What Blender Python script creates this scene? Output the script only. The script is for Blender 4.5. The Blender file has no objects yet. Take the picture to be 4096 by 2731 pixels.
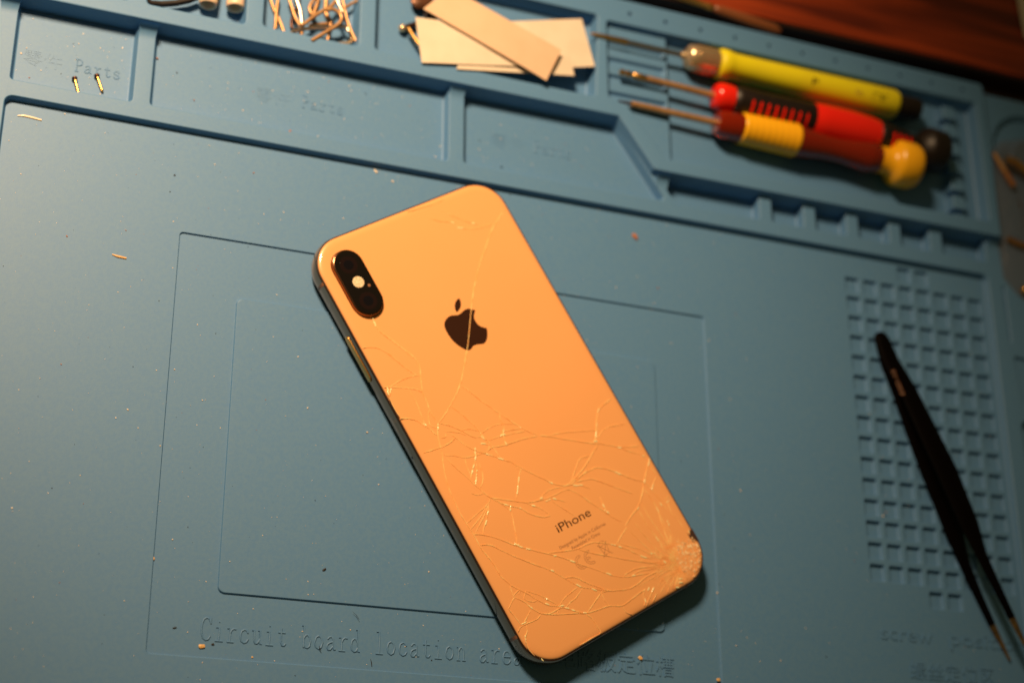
import bpy, bmesh, math, random
from mathutils import Vector, Matrix, Euler
from mathutils.geometry import delaunay_2d_cdt
R = math.radians
MM = 0.001
scene = bpy.context.scene
COL = scene.collection
random.seed(7)

Z_TABLE = -4.0
# ------------------------------------------------------------ camera, world, light
CAM_LOC = Vector((-103.73, -153.44, 494.13)); CAM_ROT = Euler((0.395, -0.379, -0.003))
F_PX = 6716.2
cd = bpy.data.cameras.new('camera'); cam = bpy.data.objects.new('camera', cd); COL.objects.link(cam)
cam.location = CAM_LOC * MM; cam.rotation_euler = CAM_ROT
cd.sensor_width = 36; cd.lens = F_PX / 4096 * 36
cd.clip_start = 0.02; cd.clip_end = 20
cd.dof.use_dof = True; cd.dof.focus_distance = 0.520; cd.dof.aperture_fstop = 6.2
scene.camera = cam

world = bpy.data.worlds.new('World'); scene.world = world; world.use_nodes = True
bg = world.node_tree.nodes['Background']
bg.inputs['Color'].default_value = (0.90, 0.74, 0.30, 1); bg.inputs['Strength'].default_value = 0.065

ld = bpy.data.lights.new('desk_lamp', 'SPOT'); lamp = bpy.data.objects.new('desk_lamp', ld); COL.objects.link(lamp)
LAMP = Vector((-180, 392, 470)); AIM = Vector((10, 145, 0))
lamp.location = LAMP * MM; lamp.rotation_euler = (AIM - LAMP).to_track_quat('-Z', 'Y').to_euler()
ld.energy = 28; ld.color = (1.0, 0.67, 0.38); ld.shadow_soft_size = 0.06
ld.spot_size = R(57); ld.spot_blend = 1.0

scene.view_settings.view_transform = 'Standard'; scene.view_settings.look = 'None'
scene.view_settings.exposure = 0; scene.view_settings.gamma = 1
scene.render.engine = 'CYCLES'
scene.cycles.use_denoising = True
scene.cycles.max_bounces = 8
scene.cycles.caustics_reflective = False; scene.cycles.caustics_refractive = False

# ------------------------------------------------------------ helpers
_CR = CAM_ROT.to_matrix()
def at(px, py, z=0.0):
    """measured photo point -> place in the scene (mm) at height z"""
    d = _CR @ Vector(((px - 2048) / F_PX, -(py - 1365.5) / F_PX, -1))
    return CAM_LOC + d * ((z - CAM_LOC.z) / d.z)
def crop(ox, oy, k):
    return lambda x, y, z=0.0: at(ox + x / k, oy + y / k, z)
cA = crop(0, 0, 2.138); cD = crop(2300, 0, 2.138); cE = crop(3100, 0, 2.3614); cF = crop(3100, 600, 2.3614)
cG = crop(3100, 1200, 2.3614); cH = crop(3100, 1800, 1.6837); cS = crop(1040, 0, 5.345); cZ = crop(1580, 0, 2.8)
cK = crop(3700, 300, 2.78); cLL = crop(3800, 800, 2.615); cT = crop(560, 0, 4.9)

def props(o, label=None, cat=None, group=None, kind=None):
    if label: o['label'] = label
    if cat: o['category'] = cat
    if group: o['group'] = group
    if kind: o['kind'] = kind
    return o
def thing(name, label, cat, loc=(0, 0, 0), rz=0, group=None):
    o = bpy.data.objects.new(name, None); COL.objects.link(o)
    o.location = Vector(loc) * MM; o.rotation_euler = (0, 0, rz); o.empty_display_size = 0.01
    return props(o, label, cat, group)

class MB:
    """collects geometry (mm) and links it as one mesh object"""
    def __init__(s): s.v = []; s.f = []
    def add(s, vs, fs):
        n = len(s.v); s.v += [tuple(v) for v in vs]; s.f += [tuple(i + n for i in f) for f in fs]
    def loft(s, loops, cap0=True, cap1=True, closed=True):
        n = len(loops[0]); vs = [p for l in loops for p in l]; fs = []
        for k in range(len(loops) - 1):
            for i in range(n if closed else n - 1):
                j = (i + 1) % n
                fs.append((k*n + i, k*n + j, (k+1)*n + j, (k+1)*n + i))
        if cap0: fs.append(tuple(reversed(range(n))))
        if cap1: fs.append(tuple((len(loops)-1)*n + i for i in range(n)))
        s.add(vs, fs)
    def flat(s, outer, holes, z):
        pts = []; edges = []; 
        for l in [outer] + holes:
            n = len(pts); pts += [Vector(p) for p in l]; edges += [(n + i, n + (i + 1) % len(l)) for i in range(len(l))]
        vo, _, fo, *_ = delaunay_2d_cdt(pts, edges, [], 0, 1e-5)
        bb = [(min(p[0] for p in h), max(p[0] for p in h), min(p[1] for p in h), max(p[1] for p in h)) for h in holes]
        keep = []
        for f in fo:
            cx = sum(vo[i].x for i in f) / len(f); cy = sum(vo[i].y for i in f) / len(f)
            if not inside(cx, cy, outer): continue
            if any(b[0] <= cx <= b[1] and b[2] <= cy <= b[3] and inside(cx, cy, h) for b, h in zip(bb, holes)): continue
            a = sum((vo[f[i]].x * vo[f[(i+1) % len(f)]].y - vo[f[(i+1) % len(f)]].x * vo[f[i]].y) for i in range(len(f)))
            keep.append(tuple(f) if a > 0 else tuple(reversed(f)))
        s.add([(v.x, v.y, z) for v in vo], keep)
    def lathe(s, prof, seg=24, M=None):
        """profile [(x, r)] around local X"""
        loops = []
        for x, r in prof:
            loops.append([Vector((x, r * math.cos(2*math.pi*i/seg), r * math.sin(2*math.pi*i/seg))) for i in range(seg)])
        if M is not None: loops = [[M @ p for p in l] for l in loops]
        s.loft(loops)
    def tube(s, pts, r, seg=10, taper=None, flat=1.0):
        pts = [Vector(p) for p in pts]; loops = []; up = Vector((0, 0, 1))
        for i, p in enumerate(pts):
            t = (pts[min(i+1, len(pts)-1)] - pts[max(i-1, 0)]).normalized()
            a = up.cross(t)
            a = a.normalized() if a.length > 1e-4 else Vector((1, 0, 0))
            b = t.cross(a); rr = r if taper is None else r * taper[i]
            loops.append([p + a * rr * math.cos(2*math.pi*k/seg) + b * rr * flat * math.sin(2*math.pi*k/seg) for k in range(seg)])
        s.loft(loops)
    def box(s, x0, x1, y0, y1, z0, z1, bev=0.0):
        solid(s, [(x0, y0), (x1, y0), (x1, y1), (x0, y1)], z0, z1, bev)
    def blob(s, c, r, sx=1, sy=1, sz=1, seg=8, rings=5, jit=0.0, rz=0.0):
        loops = []; cs, sn = math.cos(rz), math.sin(rz)
        for k in range(1, rings):
            a = math.pi * k / rings
            l = []
            for i in range(seg):
                b = 2*math.pi*i/seg; q = 1 + random.uniform(-jit, jit)
                x = r*sx*q*math.sin(a)*math.cos(b); y = r*sy*q*math.sin(a)*math.sin(b)
                l.append((c[0] + cs*x - sn*y, c[1] + sn*x + cs*y, c[2] - r*sz*q*math.cos(a)))
            loops.append(l)
        s.loft(loops)
    def build(s, name, mat, parent=None, smooth=38, loc=None, wn=False):
        me = bpy.data.meshes.new(name)
        me.from_pydata([(x*MM, y*MM, z*MM) for x, y, z in s.v], [], s.f)
        bm = bmesh.new(); bm.from_mesh(me)
        bmesh.ops.remove_doubles(bm, verts=bm.verts, dist=2e-7)
        bm.to_mesh(me); bm.free()
        if smooth:
            me.polygons.foreach_set('use_smooth', [True] * len(me.polygons)); me.set_sharp_from_angle(angle=R(smooth))
        me.materials.append(mat); me.update()
        o = bpy.data.objects.new(name, me); COL.objects.link(o)
        if parent: o.parent = parent
        if loc: o.location = Vector(loc) * MM
        if wn:
            w = o.modifiers.new('weighted_normal', 'WEIGHTED_NORMAL'); w.keep_sharp = True; w.weight = 60
        return o

def inside(x, y, poly):
    c = False; n = len(poly); j = n - 1
    for i in range(n):
        xi, yi = poly[i][0], poly[i][1]; xj, yj = poly[j][0], poly[j][1]
        if (yi > y) != (yj > y) and x < (xj - xi) * (y - yi) / (yj - yi) + xi: c = not c
        j = i
    return c
def rpoly(pts, r, seg=5):
    """CCW polygon with rounded corners; r one radius or one per corner"""
    out = []; n = len(pts)
    for i in range(n):
        ri = r[i] if isinstance(r, (list, tuple)) else r
        p = Vector(pts[i][:2]); a = (Vector(pts[i-1][:2]) - p); b = (Vector(pts[(i+1) % n][:2]) - p)
        la, lb = a.length, b.length; a.normalize(); b.normalize()
        ang = a.angle(b); t = min(ri / math.tan(ang / 2), la * .48, lb * .48); rr = t * math.tan(ang / 2)
        if rr < 1e-3: out.append((p.x, p.y)); continue
        c = p + (a + b).normalized() * (rr / math.sin(ang / 2))
        s0 = p + a * t - c; s1 = p + b * t - c
        a0 = math.atan2(s0.y, s0.x); a1 = math.atan2(s1.y, s1.x); d = (a1 - a0 + math.pi) % (2*math.pi) - math.pi
        for k in range(seg + 1):
            w = a0 + d * k / seg; out.append((c.x + rr * math.cos(w), c.y + rr * math.sin(w)))
    return out
def rrect(x0, x1, y0, y1, r, seg=5): return rpoly([(x0, y0), (x1, y0), (x1, y1), (x0, y1)], r, seg)
def inset(poly, d):
    n = len(poly); out = []
    for i in range(n):
        p0 = Vector(poly[i-1][:2]); p = Vector(poly[i][:2]); p1 = Vector(poly[(i+1) % n][:2])
        e0 = (p - p0).normalized(); e1 = (p1 - p).normalized()
        n0 = Vector((-e0.y, e0.x)); n1 = Vector((-e1.y, e1.x)); m = n0 + n1
        k = 2.0 / max(m.length_squared, 0.5)
        out.append((p.x + m.x * d * k, p.y + m.y * d * k))
    return out
def wall_profile(depth, f=0.5, draft=0.25, fb=None):
    """(inset, dz) from the rim inwards; depth < 0 is a recess, > 0 a raised plateau"""
    sg = 1 if depth > 0 else -1; h = abs(depth); fb = f if fb is None else fb
    f = min(f, h * .45); fb = min(fb, h * .45); pr = []
    for a in (0, 30, 60, 90): pr.append((f * math.sin(R(a)), sg * f * (1 - math.cos(R(a)))))
    x1 = f + draft
    for a in (0, 30, 60, 90): pr.append((x1 + fb * (1 - math.cos(R(a))), sg * (h - fb + fb * math.sin(R(a)))))
    return pr
def feature(mb, loop, z, depth, sub=(), f=0.5, draft=0.25, fb=None):
    """walls + floor of one recess or plateau; returns nothing, sub = [(loop, depth, sub, f, draft)] inside it"""
    loops = []
    for ins, dz in wall_profile(depth, f, draft, fb):
        loops.append([(x, y, z + dz) for x, y in inset(loop, ins)])
    mb.loft(loops, False, False)
    floor = [(p[0], p[1]) for p in loops[-1]]
    mb.flat(floor, [s[0] for s in sub], z + depth)
    for s in sub: feature(mb, s[0], z + depth, s[1], *(s[2:] if len(s) > 2 else ()))
def solid(mb, poly, z0, z1, bev=0.3):
    b = min(bev, (z1 - z0) * .45); lo = []
    if b > 0:
        for t in (0, 45, 90): lo.append([(x, y, z0 + b * (1 - math.cos(R(t)))) for x, y in inset(poly, b * (1 - math.sin(R(t))))])
        for t in (0, 45, 90): lo.append([(x, y, z1 - b * (1 - math.sin(R(t)))) for x, y in inset(poly, b * (1 - math.cos(R(t))))])
    else:
        lo = [[(x, y, z0) for x, y in poly], [(x, y, z1) for x, y in poly]]
    mb.loft(lo)
def axisM(p, q, roll=0.0):
    p = Vector(p); q = Vector(q); x = (q - p).normalized(); y = Vector((0, 0, 1)).cross(x).normalized(); z = x.cross(y)
    M = Matrix((x, y, z)).transposed().to_4x4(); M.translation = p
    return M @ Matrix.Rotation(roll, 4, 'X')
def text_mesh(name, body, mat, parent, x, y, z, width=None, height=None, rot=0, extrude=0.1, spacing=1.0, wspace=1.0, anchor='L', squeeze=True, res=3):
    """flat or embossed lettering; width/height in mm set the real extents of the word"""
    cu = bpy.data.curves.new(name, 'FONT'); cu.body = body; cu.size = 1; cu.space_character = spacing; cu.space_word = wspace
    cu.resolution_u = res
    to = bpy.data.objects.new(name + '_t', cu); COL.objects.link(to)
    bpy.context.view_layer.update()
    me = bpy.data.meshes.new_from_object(to.evaluated_get(bpy.context.evaluated_depsgraph_get()))
    bpy.data.objects.remove(to); bpy.data.curves.remove(cu)
    xs = [v.co.x for v in me.vertices]; ys = [v.co.y for v in me.vertices]
    x0, x1, y1 = min(xs), max(xs), max(ys)
    sx = width / (x1 - x0) if width else None; sy = height / 0.72 if height else sx
    if sx is None: sx = sy
    bm = bmesh.new(); bm.from_mesh(me); bpy.data.meshes.remove(me)
    bmesh.ops.remove_doubles(bm, verts=bm.verts, dist=1e-5)
    bmesh.ops.recalc_face_normals(bm, faces=bm.faces)
    r = bmesh.ops.extrude_face_region(bm, geom=bm.faces[:])
    for v in [g for g in r['geom'] if isinstance(g, bmesh.types.BMVert)]: v.co.z += 1.0
    cs, sn = math.cos(rot), math.sin(rot)
    for v in bm.verts:
        lx = (v.co.x - x0) * sx; ly = v.co.y * sy; lz = v.co.z * extrude
        v.co = Vector((x + cs*lx - sn*ly, y + sn*lx + cs*ly, z + lz)) * MM
    bmesh.ops.recalc_face_normals(bm, faces=bm.faces)
    me = bpy.data.meshes.new(name); bm.to_mesh(me); bm.free(); me.materials.append(mat)
    o = bpy.data.objects.new(name, me); COL.objects.link(o)
    if parent: o.parent = parent
    return o

# ------------------------------------------------------------ materials
def mat(name, col, rough=0.5, metal=0.0, **k):
    m = bpy.data.materials.new(name); m.use_nodes = True; b = m.node_tree.nodes['Principled BSDF']
    b.inputs['Base Color'].default_value = (*col, 1); b.inputs['Roughness'].default_value = rough; b.inputs['Metallic'].default_value = metal
    for key, v in k.items():
        b.inputs[key.replace('_', ' ')].default_value = v
    return m
def N(m, t, **k):
    n = m.node_tree.nodes.new(t)
    for a, v in k.items():
        if a.startswith('i_'): n.inputs[a[2:].replace('_', ' ')].default_value = v
        else: setattr(n, a, v)
    return n
def lk(m, a, b): m.node_tree.links.new(a, b)
def noisy(m, col2, scale=800, detail=4, fac=(0.4, 0.65), bump=0.0, bscale=None, rough2=None, stretch=None, dist=1e-4):
    b = m.node_tree.nodes['Principled BSDF']; c1 = b.inputs['Base Color'].default_value[:]
    tc = N(m, 'ShaderNodeTexCoord'); mp = N(m, 'ShaderNodeMapping'); lk(m, tc.outputs['Object'], mp.inputs['Vector'])
    if stretch: mp.inputs['Scale'].default_value = stretch
    n = N(m, 'ShaderNodeTexNoise'); n.inputs['Scale'].default_value = scale; n.inputs['Detail'].default_value = detail
    lk(m, mp.outputs[0], n.inputs['Vector'])
    r = N(m, 'ShaderNodeValToRGB'); r.color_ramp.elements[0].position = fac[0]; r.color_ramp.elements[1].position = fac[1]
    r.color_ramp.elements[0].color = c1; r.color_ramp.elements[1].color = (*col2, 1)
    lk(m, n.outputs['Fac'], r.inputs['Fac']); lk(m, r.outputs['Color'], b.inputs['Base Color'])
    if bump:
        n2 = N(m, 'ShaderNodeTexNoise'); n2.inputs['Scale'].default_value = bscale or scale * 3; n2.inputs['Detail'].default_value = 3
        lk(m, mp.outputs[0], n2.inputs['Vector'])
        bp = N(m, 'ShaderNodeBump'); bp.inputs['Strength'].default_value = bump; bp.inputs['Distance'].default_value = dist
        lk(m, n2.outputs['Fac'], bp.inputs['Height']); lk(m, bp.outputs[0], b.inputs['Normal'])
    return m

M_MAT = mat('blue_silicone', (0.086, 0.227, 0.458), 0.52, Specular_IOR_Level=0.62)
noisy(M_MAT, (0.102, 0.242, 0.447), 900, 8, (0.35, 0.65), bump=0.35, bscale=2600, dist=3e-5)
M_GOLD = mat('gold_glass', (0.95, 0.45, 0.172), 0.28, 0.0, Coat_Weight=1.0, Coat_Roughness=0.04)
noisy(M_GOLD, (0.93, 0.44, 0.165), 25, 3)
M_CRACK = mat('cracked_glass', (1.0, 0.74, 0.32), 0.15, 0.0, Coat_Weight=1.0, Coat_Roughness=0.15)
noisy(M_CRACK, (0.95, 0.46, 0.16), 350, 3, fac=(.35, .65), bump=.8, bscale=2500, dist=1e-4)
M_GLINT = mat('glass_splinter', (1.0, 0.93, 0.50), 0.2, 0.0, Coat_Weight=1.0, Coat_Roughness=0.2)  # pale base colour stands in for lamp glints on the cracks
M_FRAME = mat('polished_gold_steel', (0.46, 0.29, 0.20), 0.12, 1.0)
M_BAND = mat('antenna_plastic', (0.30, 0.12, 0.05), 0.4)
M_BLACKG = mat('black_glass', (0.006, 0.004, 0.004), 0.08, 0, Coat_Weight=1.0)
M_INK = mat('dark_ink', (0.035, 0.012, 0.006), 0.25)
M_INK2 = mat('grey_ink', (0.30, 0.13, 0.06), 0.35)
M_FLASH = noisy(mat('flash_lens', (0.90, 0.75, 0.52), 0.25), (0.7, 0.5, 0.3), 1500, 3, bump=0.8, bscale=3000)
M_STEEL = mat('warm_steel', (0.55, 0.47, 0.40), 0.28, 1.0)
M_WIRE = noisy(mat('plated_wire', (0.62, 0.36, 0.17), 0.4, 0.6), (0.5, 0.27, 0.12), 300, 3)
M_CHROME = mat('chrome', (0.80, 0.60, 0.38), 0.25, 0.75)
M_GOLDM = mat('brass', (0.75, 0.43, 0.14), 0.33, 1.0)
M_DARKM = mat('dark_metal', (0.10, 0.05, 0.04), 0.3, 0.8)
M_YEL = noisy(mat('lime_plastic', (0.86, 0.76, 0.010), 0.45), (0.82, 0.72, 0.012), 90, 3)
M_BLK = noisy(mat('black_rubber', (0.008, 0.004, 0.003), 0.45), (0.012, 0.006, 0.005), 500, 3, bump=.2)
M_COAT = mat('black_coating', (0.0015, 0.0008, 0.0007), 0.5, Specular_IOR_Level=0.05)
M_RED = mat('red_plastic', (0.85, 0.018, 0.008), 0.22)
M_AMB = mat('amber_plastic', (0.90, 0.05, 0.006), 0.05, 0, Coat_Weight=1.0, Transmission_Weight=0.8, IOR=1.45)
M_ORG = mat('yellow_plastic', (1.0, 0.50, 0.012), 0.28)
M_PAPER = noisy(mat('white_film', (0.74, 0.64, 0.52), 0.55), (0.70, 0.60, 0.48), 120, 4, bump=.3, bscale=200)
M_PEACH = noisy(mat('peach_film', (0.74, 0.52, 0.36), 0.42), (0.71, 0.49, 0.33), 90, 4, bump=.3, bscale=150)
M_PEARL = mat('translucent_nylon', (0.80, 0.60, 0.44), 0.4, 0, Subsurface_Weight=0.3, Subsurface_Scale=0.002)
M_DUST = mat('pale_dust', (0.85, 0.72, 0.55), 0.3)
M_RUST = mat('rust_crumb', (0.42, 0.16, 0.07), 0.6)
M_SOLD = noisy(mat('flux_crumb', (0.80, 0.52, 0.22), 0.35), (0.7, 0.4, 0.15), 900, 3, bump=.6)
M_HAIR = mat('dark_fibre', (0.012, 0.01, 0.01), 0.6)
M_LENS = mat('lens_glass', (0.004, 0.003, 0.006), 0.02, 0, Coat_Weight=1.0)
M_TABLE = noisy(mat('dark_table', (0.022, 0.008, 0.004), 0.5), (0.035, 0.012, 0.006), 30, 4)
M_WHITE = mat('off_white_print', (0.34, 0.18, 0.12), 0.5)

m = M_WOOD = mat('mahogany_veneer', (0.25, 0.035, 0.008), 0.45)
b = m.node_tree.nodes['Principled BSDF']
tc = N(m, 'ShaderNodeTexCoord'); mp = N(m, 'ShaderNodeMapping'); mp.inputs['Scale'].default_value = (6, 90, 30); mp.inputs['Rotation'].default_value = (0, 0, R(3))
lk(m, tc.outputs['Object'], mp.inputs['Vector'])
n1 = N(m, 'ShaderNodeTexNoise'); n1.inputs['Scale'].default_value = 1.3; n1.inputs['Detail'].default_value = 7; n1.inputs['Distortion'].default_value = .5; lk(m, mp.outputs[0], n1.inputs['Vector'])
cr = N(m, 'ShaderNodeValToRGB'); e = cr.color_ramp.elements; e[0].position = .38; e[0].color = (0.11, 0.012, 0.004, 1); e[1].position = .62; e[1].color = (0.42, 0.055, 0.009, 1)
lk(m, n1.outputs['Fac'], cr.inputs['Fac']); lk(m, cr.outputs['Color'], b.inputs['Base Color'])

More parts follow.
